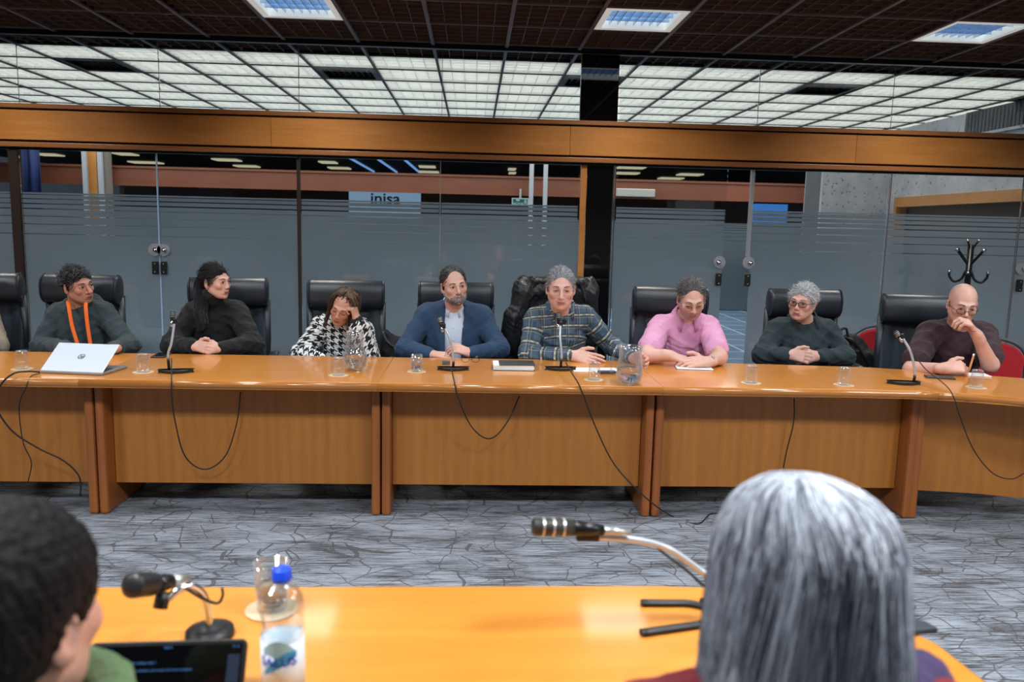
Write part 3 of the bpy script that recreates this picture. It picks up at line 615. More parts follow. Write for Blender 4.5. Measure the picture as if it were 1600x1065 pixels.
# ------------------------------------------------------------------ leather chairs
def make_leather_chair(label):
    t = thing('office_chair', label, 'chair', (0, 0, 0), local=True)
    # profile of the headrest bolster (y,z), extruded along x; person faces -y
    W = .255
    def cushion(prof, w, name, mat, seg=10, round_=.03):
        vs = []; n = len(prof); xs = [-w, -w+round_*.3, -w+round_, 0, w-round_, w-round_*.3, w]; sc = [.72, .93, 1, 1, 1, .93, .72]
        c = np.mean(np.array(prof), axis=0)
        for x, s in zip(xs, sc):
            for y, z in prof: vs.append((x, c[0]+(y-c[0])*s, c[1]+(z-c[1])*s))
        fs = [tuple(range(n))[::-1], tuple((len(xs)-1)*n+i for i in range(n))]
        for a in range(len(xs)-1):
            for i in range(n): fs.append((a*n+i, a*n+(i+1) % n, (a+1)*n+(i+1) % n, (a+1)*n+i))
        return MB().add(vs, fs).build(name, mat, t, smooth=True)
    hp = [(-.035+.062*math.cos(a)*(1 if math.cos(a) > 0 else 1.0), 1.085+.085*math.sin(a)+(.0 if math.sin(a) > 0 else -.02)) for a in np.linspace(0, 2*math.pi, 22, endpoint=False)]
    hr = cushion(hp, W, 'headrest', M['leather'])
    for sx in (-1, 1):
        MB().tube([(sx*(W-.012), y, z) for y, z in [(c*1.03+.0, z) for c, z in hp]]+[(sx*(W-.012), hp[0][0], hp[0][1])], .004, 5).build('piping', M['leather'], hr)
    # backrest: side rails + vertical channels
    sh = MB()
    nx = 24; nzv = 12
    def back(x, s):
        z = .50+s*.53; y = .03-.02*math.cos(s*3)-.03*(1-abs(x/.235)**2)*0 + .035*(x/.235)**2*-1
        ch = .010*abs(math.sin(x*math.pi/.07)) if abs(x) < .175 else .02
        return (x*(1-.05*(1-s)), y-ch, z)
    vs = [back(-.235+.47*i/nx, j/nzv) for j in range(nzv+1) for i in range(nx+1)]
    fs = [(j*(nx+1)+i, j*(nx+1)+i+1, (j+1)*(nx+1)+i+1, (j+1)*(nx+1)+i) for j in range(nzv) for i in range(nx)]
    b = sh.add(vs, fs).build('backrest', M['leather2'], t, smooth=True); so = b.modifiers.new('s', 'SOLIDIFY'); so.thickness = .05; so.offset = 1 if False else -1
    for sx in (-1, 1): MB().tube([(sx*.232, .0, .5), (sx*.236, .01, .75), (sx*.24, .0, 1.02)], [.022, .026, .024], 10).build('side_bolster', M['leather'], t, smooth=True)
    sp = [(-.235+.235*2*i/8, 0) for i in range(9)]
    s = MB().box((0, -.24, .45), (.48, .48, .09)).build('seat', M['leather'], t, bevel=.03)
    for sx in (-1, 1):
        MB().tube(bez([(sx*.245, .0, .62), (sx*.285, -.06, .66), (sx*.29, -.2, .672), (sx*.285, -.33, .665)], 5), [.022]*16, 10, flat=(.7, 1.6)).build('armrest', M['leather'], t, smooth=True)
        MB().tube(bez([(sx*.285, -.3, .65), (sx*.285, -.27, .5), (sx*.23, -.22, .41)], 5), .014, 8).build('arm_support', M['blackmetal'], t, smooth=True)
    MB().lathe([(.03, .11), (.03, .28), (.022, .28), (.022, .41), (.1, .41), (.1, .405)], 14, (0, -.22, 0)).build('gas_column', M['blackmetal'], t, smooth=True)
    for k in range(5):
        a = 2*math.pi*k/5+.3; l = MB().tube([(0, -.22, .12), (.3*math.cos(a), -.22+.3*math.sin(a), .075)], [.028, .016], 6).build('base_leg', M['blackmetal'], t)
        MB().lathe([(0, -.02), (.028, -.02), (.028, .02), (0, .02)], 12, (.3*math.cos(a), -.22+.3*math.sin(a), .028), rotx(R_(90))).build('caster', M['blackplastic'], l, True)
    return t
CH_T = 1.17
chairs = [(-28, 421, 5.40, 6, 'black leather chair cut by the left edge of the photo'),
 (131, 426, 5.42, -3, 'black leather chair behind the man with the orange lanyard'),
 (358, 432, 5.42, 10, 'black leather chair behind the woman in the black turtleneck'),
 (541, 438, 5.40, 8, 'black leather chair behind the woman in the houndstooth sweater'),
 (713, 445, 5.42, 0, 'black leather chair behind the man in the blue blazer'),
 (868, 446, 5.42, 0, 'black leather chair under a draped black jacket'),
 (1047, 445, 5.38, -6, 'black leather chair behind the man in the pink shirt'),
 (1255, 449, 5.42, 0, 'black leather chair behind the grey-haired man with clasped hands'),
 (1440, 461, 5.10, -12, 'black leather chair behind the bald man, nearest of the row at the right')]
proto = None
for px, py, Y, rz, lb in chairs:
    if proto is None: proto = make_leather_chair(lb); o = proto
    else: o = copy_tree(proto)
    p = V(px, py, Y=Y); o.location = (p[0], Y, 0); o.rotation_euler = (0, 0, R_(rz)); o['label'] = lb; o['group'] = 'leather chairs behind the long table'
# red stacking chairs
def make_red_chair(label):
    t = thing('red_chair', label, 'chair', (0, 0, 0), local=True)
    poly = []
    for i in range(25):
        a = math.pi*i/24; poly.append((.195*math.cos(a), .74+.12*math.sin(a)))
    poly += [(-.19, .50), (.19, .50)]
    r = rotx(R_(90)); MB().prism(poly, -.022, .012, r).build('backrest', M['redcloth'], t, bevel=.012)
    fr = [(.21, .44), (.215, .6)]+[(.215*math.cos(math.pi*i/16), .745+.14*math.sin(math.pi*i/16)) for i in range(17)]+[(-.215, .6), (-.21, .44)]
    MB().tube([(x, .012, z) for x, z in fr], .013, 8).build('back_frame', M['greyframe'], t, smooth=True)
    MB().box((0, -.22, .46), (.43, .42, .07)).build('seat', M['redcloth'], t, bevel=.025)
    MB().tube([(-.21, .0, .43), (-.2, -.42, .42), (.2, -.42, .42), (.21, 0, .43)], .012, 8).build('seat_frame', M['greyframe'], t, smooth=True)
    for sx in (-1, 1):
        MB().tube([(sx*.21, .01, .45), (sx*.215, .06, 0)], .011, 8).build('leg', M['greyframe'], t); MB().tube([(sx*.2, -.4, .43), (sx*.21, -.42, 0)], .011, 8).build('leg', M['greyframe'], t)
    return t
rc = make_red_chair('red fabric chair with grey frame standing left of the bald man'); p = V(1384, 466, Y=5.75); rc.location = (p[0], 5.75, p[2]-.875); rc.rotation_euler = (0, 0, R_(-14))
rc2 = copy_tree(rc); rc2['label'] = 'red fabric chair with grey frame at the right edge behind the bald man'; p = V(1558, 500, Y=5.1); rc2.location = (p[0], 5.1, 0); rc2.rotation_euler = (0, 0, R_(-10))
for o in (rc, rc2): o['group'] = 'red chairs beside the glass wall'; o.location.z = 0
# coat rack
CRK = V(1518, 378, Y=6.45); rk = thing('coat_rack', 'black metal coat rack with curved hooks in front of the right glass wall', 'coat rack', (CRK[0], 6.45, 0))
bx_, by_ = CRK[0], 6.45
MB().tube([(bx_, by_, .02), (bx_, by_, CRK[2]-.02)], .024, 12).build('pole', M['blackmetal'], rk, True)
MB().lathe([(0, 0), (.19, 0), (.19, .02), (.03, .04), (0, .04)], 24, (bx_, by_, 0)).build('base', M['blackmetal'], rk, True)
for k in range(4):
    a = math.pi/4*0+k*math.pi/2+.2; d = np.array([math.cos(a), math.sin(a), 0]); c = np.array([bx_, by_, CRK[2]])
    h = MB().tube(bez([c-[0, 0, .2], c+d*.05-[0, 0, .15], c+d*.13-[0, 0, .07]], 5), .011, 8).build('upper_hook', M['blackmetal'], rk, True)
    MB().lathe([(0, -.016), (.014, -.01), (.016, .004), (.01, .014), (0, .016)], 10, c+d*.135-[0, 0, .066]).build('hook_tip', M['chrome'], h, True)
    a += math.pi/4; d = np.array([math.cos(a), math.sin(a), 0])
    h = MB().tube(bez([c+d*.02-[0, 0, .24], c+d*.05-[0, 0, .31], c+d*.10-[0, 0, .33], c+d*.135-[0, 0, .29], c+d*.14-[0, 0, .255]], 5), .010, 8).build('lower_hook', M['blackmetal'], rk, True)
    MB().lathe([(0, -.014), (.012, -.008), (.013, .004), (.008, .011), (0, .014)], 10, c+d*.14-[0, 0, .25]).build('hook_tip', M['chrome'], h, True)
d = np.array([.02, 0, 0])
for sx in (-1, 1):
    c = np.array([bx_, by_, CRK[2]]); h = MB().tube(bez([c-[0, 0, .08], c+[sx*.02, -.01, -.04], c+[sx*.045, -.02, .01]], 4), .008, 8).build('upper_hook', M['blackmetal'], rk, True)
    MB().lathe([(0, -.012), (.011, -.007), (.011, .004), (0, .01)], 10, c+[sx*.047, -.02, .014]).build('hook_tip', M['chrome'], h, True)
# ------------------------------------------------------------------ table things
GL = dict(glass_n=0)
def tumbler(px, py, label, up=False, Y=None, h=.095, R0=.033, R1=.026, group='drinking glasses along the long table'):
    p = V(px, py, z=TZ); x, y = p[0], p[1]
    cst = MB().lathe([(0, TZ), (.052, TZ), (.053, TZ+.004), (0, TZ+.004)], 32, (x, y, 0)).build('coaster', M['cork'], smooth=False, loc=(x, y, TZ)); tag(cst, 'coaster under the '+(label.replace('upturned ', '').replace('the ', '')), 'coaster', 'round coasters')
    z0 = TZ+.0045
    t = .0022
    if up: prof = [(0, 0), (R1, 0), (R1+.002, .003), (R0, h), (R0-t, h), (R1-t, .012), (0, .010)]
    else: prof = [(R0-t, 0), (R0, 0), (R1+.002, h-.004), (R1-.001, h), (0, h), (0, h-.010), (R1-t, h-.012)]
    o = MB().lathe(prof, 28, (x, y, z0)).build('tumbler', M['clear'], smooth=True, loc=(x, y, z0)); tag(o, label, 'glass', group)
    if up:
        wv = MB().lathe([(0, .0125), (R1-.001, .013), (R1+(R0-R1)*.5-.001, h*.52), (0, h*.52)], 24, (x, y, z0)).build('water', M['water'], o, True)
    return o
tumbler(35, 577, 'upturned tumbler left of the silver laptop')
tumbler(224, 582, 'upturned tumbler right of the silver laptop')
tumbler(529, 587, 'upturned tumbler in front of the round carafe')
tumbler(651, 581, 'upright tumbler of water before the bearded man', True, h=.092, R0=.031, R1=.028)
tumbler(928, 594, 'upturned tumbler before the open papers of the speaker')
tumbler(1173, 599, 'upturned tumbler right of the pink-shirted man')
tumbler(1318, 602, 'upturned tumbler right of the man with clasped hands')
tumbler(1525, 606, 'upturned tumbler before the bald man')
def jug(px, py, label, handle, s=1.0, tall=.19, nk=.66):
    p = V(px, py, z=TZ); x, y = p[0], p[1]; r = .066*s; z0 = TZ+.001
    out = [(0, 0), (r*.55, 0), (r*.85, .02), (r, .055*s), (r*.96, .08*s), (r*(.5+nk*.45), .108*s), (r*nk, .13*s), (r*nk, tall*.86), (r*(nk+.05), tall)]
    inn = [(a-.003, b) for a, b in out[::-1][:-3]]+[(r*.8, .024), (r*.5, .006), (0, .006)]
    t = MB().lathe(out+inn, 36, (x, y, z0)).build('water_jug', M['clear'], smooth=True, loc=(x, y, z0)); tag(t, label, 'jug')
    MB().lathe([(0, .0075), (r*.48, .0075), (r*.78, .026), (r*.94, .056*s), (r*.90, .08*s), (0, .08*s)], 30, (x, y, z0)).build('water', M['water'], t, True)
    if handle:
        MB().tube(bez([(x-r*nk, y-.01, z0+tall*.94), (x-r*1.1, y-.02, z0+tall*.97), (x-r*1.32, y-.03, z0+tall*.85), (x-r*1.5, y-.035, z0+tall*.42), (x-r*1.45, y-.035, z0+tall*.34)], 6), .0055, 8).build('handle', M['clear'], t, True)
    return t
jug(555, 578, 'round-bellied glass carafe of water before the houndstooth sweater', False, 1.02, .215)
jug(983, 600, 'glass water jug with handle beside the speaking man', True, 1.05, .20, .84)
def gooseneck(label, base, pts, mic_dir, baserot, tripod=False, sc=1.0, cap_len=.10, r=.0065, split=.6, headr=.0135, curved=True):
    "base: world xy on a table; pts: neck points from base to the mic clip; mic_dir: axis of the capsule"
    bx0, by0 = base; t = thing('microphone', label, 'microphone', (bx0, by0, TZ))
    if curved:   # crescent foot
        c, s_ = math.cos(baserot), math.sin(baserot); o_, i_ = [], []
        for i in range(15):
            a = -1.05+2.1*i/14; o_.append((.098*math.sin(a)*sc, -.105*math.cos(a)*sc+.065)); i_.append((.098*math.sin(a)*sc, -.005*math.cos(a)*sc-.005))
        poly = [(c*x-s_*y+bx0, s_*x+c*y+by0) for x, y in o_+i_[::-1]]
        MB().prism(poly, TZ, TZ+.018).build('foot', M['blackplastic'], t, bevel=.004)
    pts = bez(pts, 6); n = len(pts)
    k = int(n*.22)
    MB().tube(pts[:k+1], r*1.15, 10).build('neck_socket', M['blackmetal'], t, True)
    MB().tube(pts[k:], r, 10).build('gooseneck', M['neck'], t, True)
    e = pts[-1]; d = nz(mic_dir); side = nz(np.cross(d, [0, 1, .3])); c0 = e+side*.0
    MB().box(e-d*.004, (.022, .022, .03)).build('clip', M['blackplastic'], t, bevel=.005)
    a = e-d*.035+side*.012
    MB().tube([a, a+d*.03], [.008, .0095], 10).build('plug', M['chrome'], t, True)
    MB().tube([a+d*.03, a+d*.055, a+d*cap_len], [.0095, headr*.86, headr*.9], 14).build('mic_body', M['blackmetal'], t, True)
    hd = MB().tube([a+d*cap_len, a+d*(cap_len+.003), a+d*(cap_len+.03), a+d*(cap_len+.036)], [headr*.9, headr, headr, headr*.8], 16).build('mic_grille', M['darkrail'], t, True)
    for q in (.008, .017, .026):
        MB().tube([a+d*(cap_len+q-.0012), a+d*(cap_len+q+.0012)], headr*1.05, 16).build('grille_ring', M['steel'], hd)
    return t, a
def cable(label, pts, parent=None, r=.0035, mat='rubber', n=8):
    o = MB().tube(bez(pts, n), r, 6).build('cable', M[mat], smooth=True, loc=tuple(pts[0]))
    tag(o, label, 'cable'); return o
# mic 1 (left)
def onT(px, py): p = V(px, py, z=TZ); return p
b = onT(275, 582); top = V(273, 500, Y=b[1]+.02)
gooseneck('chrome gooseneck microphone before the woman in the black turtleneck', (b[0]-.0, b[1]), [(b[0]-.035, b[1], TZ+.012), (b[0]-.036, b[1], TZ+.1), tuple(V(268, 535, Y=b[1])), tuple(top)], (.06, .1, 1), R_(12), cap_len=.045)
b = onT(708, 578)
gooseneck('chrome gooseneck microphone before the man in the blue blazer', (b[0], b[1]), [(b[0], b[1], TZ+.012), (b[0]+.0, b[1], TZ+.07), tuple(V(703, 530, Y=b[1])), tuple(V(693, 508, Y=b[1]+.01))], (-.25, .25, .9), R_(2), cap_len=.05)
b = onT(876, 578)
gooseneck('chrome gooseneck microphone close to the mouth of the speaking man', (b[0], b[1]), [(b[0], b[1], TZ+.012), (b[0]+.002, b[1], TZ+.09), tuple(V(875, 525, Y=b[1]+.02)), tuple(V(876, 505, Y=b[1]+.05))], (.03, .18, 1), R_(0), cap_len=.06)
b = onT(1412, 600)
gooseneck('chrome gooseneck microphone before the bald man', (b[0], b[1]), [(b[0]+.055, b[1], TZ+.012), (b[0]+.055, b[1], TZ+.07), tuple(V(1423, 550, Y=b[1])), tuple(V(1408, 524, Y=b[1]+.02))], (-.5, .3, .8), R_(-8), cap_len=.035)
# cables hanging in front of the long table
def hang(*q): return [tuple(V(px, py, Y=Y)) for px, py, Y in q]
cable('thin cable looping below the left microphone', hang((268, 560, 4.2), (268, 590, 3.98), (268, 612, 3.955), (273, 655, 4.0), (289, 712, 4.08), (320, 733, 4.12), (352, 712, 4.13), (370, 660, 4.15), (376, 612, 4.15)))
cable('cable looping below the microphone of the man in the blazer', hang((705, 575, 4.15), (709, 592, 3.98), (716, 622, 3.955), (738, 668, 4.03), (766, 685, 4.08), (792, 660, 4.12), (812, 618, 4.15)))
cable('long cable running from the speaker microphone down to the carpet', hang((884, 566, 4.2), (895, 585, 4.0), (907, 606, 3.955), (932, 670, 3.98), (962, 728, 4.0), (1010, 778, 4.0))+[tuple(V(1050, 806, z=.004)), tuple(V(1090, 818, z=.004)), tuple(V(1112, 802, z=.004)), tuple(V(1145, 806, z=.004))], n=8)
cable('short cable hanging straight behind the edge, left of the bald man', hang((1241, 622, 4.16), (1240, 660, 4.16), (1228, 710, 4.17), (1219, 762, 4.18)))
cable('cable drooping from the rightmost microphone', hang((1425, 548, 4.12), (1446, 576, 4.0), (1478, 602, 3.9), (1490, 620, 3.86), (1500, 650, 3.86), (1520, 700, 3.9), (1550, 738, 3.9), (1580, 748, 3.9), (1602, 738, 3.9)), r=.0028)
cable('dark cable drooping from the left rear of the laptop', hang((62, 581, 4.03), (45, 580, 3.99))+hang((22, 583, 3.95), (2, 600, 3.93), (-8, 630, 3.95), (18, 672, 4.0), (60, 700, 4.05), (100, 720, 4.08), (124, 745, 4.1), (126, 775, 4.1)), r=.0045)
cable('thin wavy cable hanging from the laptop to the floor', hang((62, 583, 4.03), (48, 588, 3.98), (41, 605, 3.95), (30, 635, 4.0), (36, 690, 4.1), (49, 722, 4.12), (44, 752, 4.12)), r=.0028)
# laptop
L0 = onT(62, 583); L1 = onT(160, 587)
lap = thing('laptop', 'open silver laptop with its lid towards the camera', 'laptop', (float((L0[0]+L1[0])/2), float(L0[1]), TZ))
ax = nz([L1[0]-L0[0], L1[1]-L0[1], 0]); ay = np.array([-ax[1], ax[0], 0]); Wd = float(np.linalg.norm(L1[:2]-L0[:2]))
rot = np.array([ax, ay, [0, 0, 1]]).T; base_c = np.array([*(L0[:2]+L1[:2])/2, TZ])
ay2 = nz(ay+ax*.30); BD = .225
pl = lambda u, v, z: base_c+ax*u+ay2*v+np.array([0, 0, z])
def slab8(f, u0, u1, v0, v1, z0, z1): return MB().add([f(u, v, z) for z in (z0, z1) for v in (v0, v1) for u in (u0, u1)], [(0, 2, 3, 1), (4, 5, 7, 6), (0, 1, 5, 4), (2, 6, 7, 3), (0, 4, 6, 2), (1, 3, 7, 5)])
rotL = rotz(R_(-8)); 
pl = lambda u, v, z: base_c+rotL@np.array([u, v, z])
slab8(pl, -Wd/2, Wd/2, 0, BD, .001, .014).build('base', M['silverbase'], lap, bevel=.004)
slab8(pl, -Wd/2+.02, Wd/2-.02, .03, .13, .0142, .0155).build('keyboard', M['keys'], lap)
la = R_(37); tl = .20
lid = lambda u, v, z: pl(u, .004+v*math.cos(la)+z*math.sin(la)*-1, .014+v*math.sin(la)+z*math.cos(la))
lo = slab8(lid, -Wd/2, Wd/2, 0, tl, -.003, .003).build('lid', M['silver'], lap, bevel=.003)
slab8(lid, -Wd/2+.008, Wd/2-.008, .01, tl-.01, -.0042, -.0032).build('screen', M['screenblack'], lo)
# round two-letter mark on the lid
lc = lid(.005, tl*.52, .0036); ll = MB()
rm = np.array([lid(1, 0, 0)-lid(0, 0, 0), lid(0, 1, 0)-lid(0, 0, 0), lid(0, 0, 1)-lid(0, 0, 0)]).T
def seg(x0, y0, x1, y1, wd=.0022): 
    d = nz([x1-x0, y1-y0, 0])[:2]; n_ = np.array([-d[1], d[0]])*wd/2
    P4 = [np.array([x0, y0])+n_, np.array([x0, y0])-n_, np.array([x1, y1])-n_, np.array([x1, y1])+n_]; ll.prism([tuple(q) for q in P4][::-1], 0, .0006, rm, lc)
for i in range(40):
    a0, a1 = 2*math.pi*i/40, 2*math.pi*(i+1)/40
    if not (i in (9, 10, 29, 30)): seg(.016*math.cos(a0), .016*math.sin(a0), .016*math.cos(a1), .016*math.sin(a1), .0034)
seg(-.007, -.009, -.001, .013); seg(-.0035, .004, .001, .004); seg(.001, .004, -.002, -.008); seg(.002, -.014, .007, .004); seg(.006, .004, .011, .004); seg(.011, .004, .0085, -.006); seg(.0085, -.006, .005, -.006)
ll.build('lid_mark', M['ink'], lo)
# small things on the table
def flat(name, px, py, sx, sy, h, rz, mat, label, cat, bevel=.002, up=0):
    p = onT(px, py); o = MB().box((0, 0, h/2), (sx, sy, h)).build(name, M[mat], loc=(0, 0, 0), bevel=bevel)
    o.location = (p[0], p[1], TZ+.0005+up); o.rotation_euler = (0, 0, R_(rz)); tag(o, label, cat); return o
ph = flat('phone', 252, 556, .075, .15, .009, 4, 'keys', 'dark phone lying beside the left microphone', 'phone', .003)
MB().box((0, 0, .0094), (.068, .14, .0006)).build('screen', M['screenblack'], ph)
fo = thing('binder', 'charcoal folder stuffed with papers on the table', 'folder', tuple(onT(802, 578)))
fo_c = onT(802, 575)
for i in range(5): MB().box((fo_c[0]+random.uniform(-.004, .006), fo_c[1], TZ+.005+i*.0055), (.225, .16, .0045), rotz(R_(random.uniform(-1.5, 1.5)))).build('sheet', M['paper'], fo)
MB().box((fo_c[0]-.0, fo_c[1], TZ+.002), (.232, .17, .003)).build('cover', M['folder'], fo)
MB().box((fo_c[0]+.018, fo_c[1], TZ+.031), (.2, .165, .003), rotz(R_(.5))).build('cover', M['folder'], fo)
bxo = flat('small_box', 697, 569, .045, .035, .02, 5, 'greyframe', 'small grey box beside the microphone foot, left of the spectacles', 'box')
sp = thing('spectacles', 'thin dark spectacles lying folded before the man in the blazer', 'spectacles', tuple(onT(735, 566)))
p = onT(735, 566)
for dx in (-.03, .03):
    MB().tube([p+[dx+.022*math.cos(a), -.01+.0*a, .018+.015*math.sin(a)] for a in np.linspace(0, 2*math.pi, 17)], .0012, 5).build('rim', M['blackmetal'], sp)
MB().tube([p+[-.008, -.01, .02], p+[.008, -.01, .02]], .0012, 5).build('bridge', M['blackmetal'], sp)
for dx in (-.052, .052): MB().tube([p+[dx, -.01, .022], p+[dx*1.02, .06, .016], p+[dx*1.05, .11, .004]], .0014, 5).build('temple', M['blackmetal'], sp)
pp = flat('papers', 928, 578, .25, .13, .003, 3, 'paper', 'white open papers under the hand of the speaking man', 'papers')
MB().box((.06, -.03, .006), (.16, .1, .003), rotz(.2)).build('sheet', M['paper'], pp)
wl = flat('wallet', 948, 584, .10, .035, .014, 4, 'keys', 'small dark wallet lying on the open papers', 'wallet', .004, .004)
nb = flat('notebook', 1084, 575, .21, .13, .006, -8, 'paper', 'white notebook under the hands of the man in pink', 'notebook')
MB().box((0, 0, -.0), (.215, .135, .003)).build('cover', M['keys'], nb)
flat('phone', 1468, 590, .15, .075, .008, -18, 'keys', 'dark grey phone or case lying before the bald man', 'phone', .003)
n2 = flat('notepad', 1504, 585, .28, .10, .006, -12, 'paper', 'white notepad under the pen hand of the bald man', 'notepad')
MB().box((-.05, .01, -.001), (.22, .11, .003), rotz(.1)).build('cover', M['ink'], n2)
# bags
# ------------------------------------------------------------------ implicit surfaces
class Pr:
    def __init__(s, kind, c, rad, k, op, **kw):
        s.kind = kind; s.c = np.array(c, float); s.br = rad; s.k = k; s.op = op; s.__dict__.update(kw)
    def ev(s, p):
        if s.kind == 'cap':
            q = p-s.a; h = np.clip(q@s.ba/s.bb, 0, 1); return np.linalg.norm(q-h[..., None]*s.ba, axis=-1)-(s.r1+(s.r2-s.r1)*h)
        if s.kind == 'ell':
            q = (p-s.c)@s.R; k0 = np.linalg.norm(q/s.r, axis=-1); k1 = np.linalg.norm(q/(s.r*s.r), axis=-1)
            return k0*(k0-1)/np.maximum(k1, 1e-6)
        if s.kind == 'box':
            q = np.abs((p-s.c)@s.R)-s.r; return np.linalg.norm(np.maximum(q, 0), axis=-1)+np.minimum(q.max(-1), 0)-s.rr
def cap(a, b, r1, r2=None, k=.01, op=1):
    a = np.array(a, float); b = np.array(b, float); r2 = r1 if r2 is None else r2; ba = b-a; bb = max(ba@ba, 1e-9)
    return Pr('cap', (a+b)/2, np.sqrt(bb)/2+max(r1, r2), k, op, a=a, b=b, ba=ba, bb=bb, r1=r1, r2=r2)
def ell(c, r, R=None, k=.01, op=1):
    r = np.array(r, float); return Pr('ell', c, r.max(), k, op, R=np.eye(3) if R is None else np.array(R), r=r)
def boxp(c, r, R=None, rr=.005, k=.005, op=1):
    r = np.array(r, float); return Pr('box', c, np.linalg.norm(r)+rr, k, op, R=np.eye(3) if R is None else np.array(R), r=r, rr=rr)
def evalp(prims, p):
    d = np.full(p.shape[:-1], 1.0)
    for s in prims:
        e = s.ev(p); k = s.k
        if s.op > 0: h = np.maximum(k-np.abs(d-e), 0)/k; d = np.minimum(d, e)-h*h*k*.25
        elif s.op == 0: h = np.maximum(k-np.abs(d-e), 0)/k; d = np.maximum(d, e)+h*h*k*.25
        else: h = np.maximum(k-np.abs(d+e), 0)/k; d = np.maximum(d, -e)+h*h*k*.25
    return d
def poly(prims, vox, disp=None, name='m'):
    B = 8; pos = [s for s in prims if s.op > 0]
    lo = np.min([s.c-s.br for s in pos], 0)-.02; hi = np.max([s.c+s.br for s in pos], 0)+.02
    bs = B*vox; nb = np.ceil((hi-lo)/bs).astype(int)+1
    g = np.stack(np.meshgrid(*[np.arange(n) for n in nb], indexing='ij'), -1).reshape(-1, 3)
    cen = lo+(g+.5)*bs; hd = bs*math.sqrt(3)/2
    C = np.array([s.c for s in prims]); Rr = np.array([s.br for s in prims])
    ks = max(s.k for s in prims)
    lb = np.full(len(cen), 9.)
    for s in pos: lb = np.minimum(lb, np.linalg.norm(cen-s.c, axis=1)-s.br)
    ok = lb < hd+ks; g = g[ok]; cen = cen[ok]
    d = np.concatenate([evalp(prims, c) for c in np.array_split(cen, max(1, len(cen)//4000))])
    ok = np.abs(d) < hd*1.5+.012; g = g[ok]; cen = cen[ok]
    off = np.stack(np.meshgrid(*[np.arange(B+1)]*3, indexing='ij'), -1).reshape(-1, 3)*vox
    Ds, Gs = [], []
    near = (np.linalg.norm(cen[:, None]-C[None], axis=2)-Rr[None]) < hd+ks+.02
    for i in range(len(g)):
        p = lo+g[i]*bs+off
        ps = [prims[j] for j in np.nonzero(near[i])[0]]
        v = evalp(ps, p)
        if disp is not None: v = v+disp(p)
        if v.min() < 0 < v.max(): Ds.append(v.reshape(B+1, B+1, B+1)); Gs.append(g[i])
    D = np.array(Ds, np.float32); G = np.array(Gs)
    S = D < 0; s8 = [S[:, a:a+B, b:b+B, c:c+B] for a in (0, 1) for b in (0, 1) for c in (0, 1)]
    cnt = sum(x.astype(np.int8) for x in s8); act = (cnt > 0) & (cnt < 8); idx = np.nonzero(act)
    acc = np.zeros((len(idx[0]), 3)); n = np.zeros(len(idx[0]))
    cor = [(a, b, c) for a in (0, 1) for b in (0, 1) for c in (0, 1)]
    for a in range(8):
        for b in range(a+1, 8):
            ca, cb = np.array(cor[a]), np.array(cor[b])
            if abs(ca-cb).sum() != 1: continue
            da = D[idx[0], idx[1]+ca[0], idx[2]+ca[1], idx[3]+ca[2]]; db = D[idx[0], idx[1]+cb[0], idx[2]+cb[1], idx[3]+cb[2]]
            m = (da < 0) != (db < 0); t = np.where(m, da/np.where(m, da-db, 1), 0)
            acc += np.where(m[:, None], ca+(cb-ca)*t[:, None], 0); n += m
    cell = np.stack(idx[1:], -1); gc = G[idx[0]]*B+cell; vert = lo+(gc+acc/n[:, None])*vox
    N = (nb*B+4).astype(np.int64); key = (gc[:, 0]*N[1]+gc[:, 1])*N[2]+gc[:, 2]; o = np.argsort(key); ks_ = key[o]
    def look(q):
        kk = (q[:, 0]*N[1]+q[:, 1])*N[2]+q[:, 2]; j = np.clip(np.searchsorted(ks_, kk), 0, len(ks_)-1); return np.where(ks_[j] == kk, o[j], -1)
    quads = []
    for ax in range(3):
        e = [0, 0, 0]; e[ax] = 1; A = S[:, :B, :B, :B]; Bq = S[:, e[0]:B+e[0], e[1]:B+e[1], e[2]:B+e[2]]
        ii = np.nonzero(A != Bq); q = G[ii[0]]*B+np.stack(ii[1:], -1); fl_ = A[ii]
        u, v = (ax+1) % 3, (ax+2) % 3; U = np.zeros(3, int); U[u] = 1; W = np.zeros(3, int); W[v] = 1
        f = np.stack([look(q-U-W), look(q-W), look(q), look(q-U)], -1)
        f = np.where(fl_[:, None], f, f[:, ::-1]); quads.append(f[(f >= 0).all(1)])
    return vert, np.concatenate(quads)
def npmesh(name, v, f, mat, parent=None, loc=None, smooth=True, attrs=None):
    off = np.array(ORG.get(parent.name, (0, 0, 0))) if parent is not None else np.array(loc if loc is not None else (0, 0, 0))
    me = bpy.data.meshes.new(name); me.vertices.add(len(v)); me.vertices.foreach_set('co', (v-off).astype(np.float32).ravel())
    me.loops.add(f.size); me.loops.foreach_set('vertex_index', f.astype(np.int32).ravel())
    me.polygons.add(len(f)); me.polygons.foreach_set('loop_start', np.arange(0, f.size, f.shape[1], dtype=np.int32))
    me.polygons.foreach_set('use_smooth', np.ones(len(f), bool)); me.update(calc_edges=True); me.validate()
    for an, (typ, dat) in (attrs or {}).items():
        if len(me.vertices) == len(v):
            a = me.attributes.new(an, typ, 'POINT'); a.data.foreach_set('color' if typ == 'FLOAT_COLOR' else 'vector', dat.astype(np.float32).ravel())
    me.materials.append(mat); o = bpy.data.objects.new(name, me); COL.objects.link(o)
    if parent is not None: o.parent = parent; ORG[o.name] = tuple(off)
    elif loc is not None: o.location = tuple(loc); ORG[o.name] = tuple(loc)
    return o
_K = RNG.normal(size=(9, 3)); _K /= np.linalg.norm(_K, axis=1)[:, None]; _PH = RNG.uniform(0, 6.28, 9)
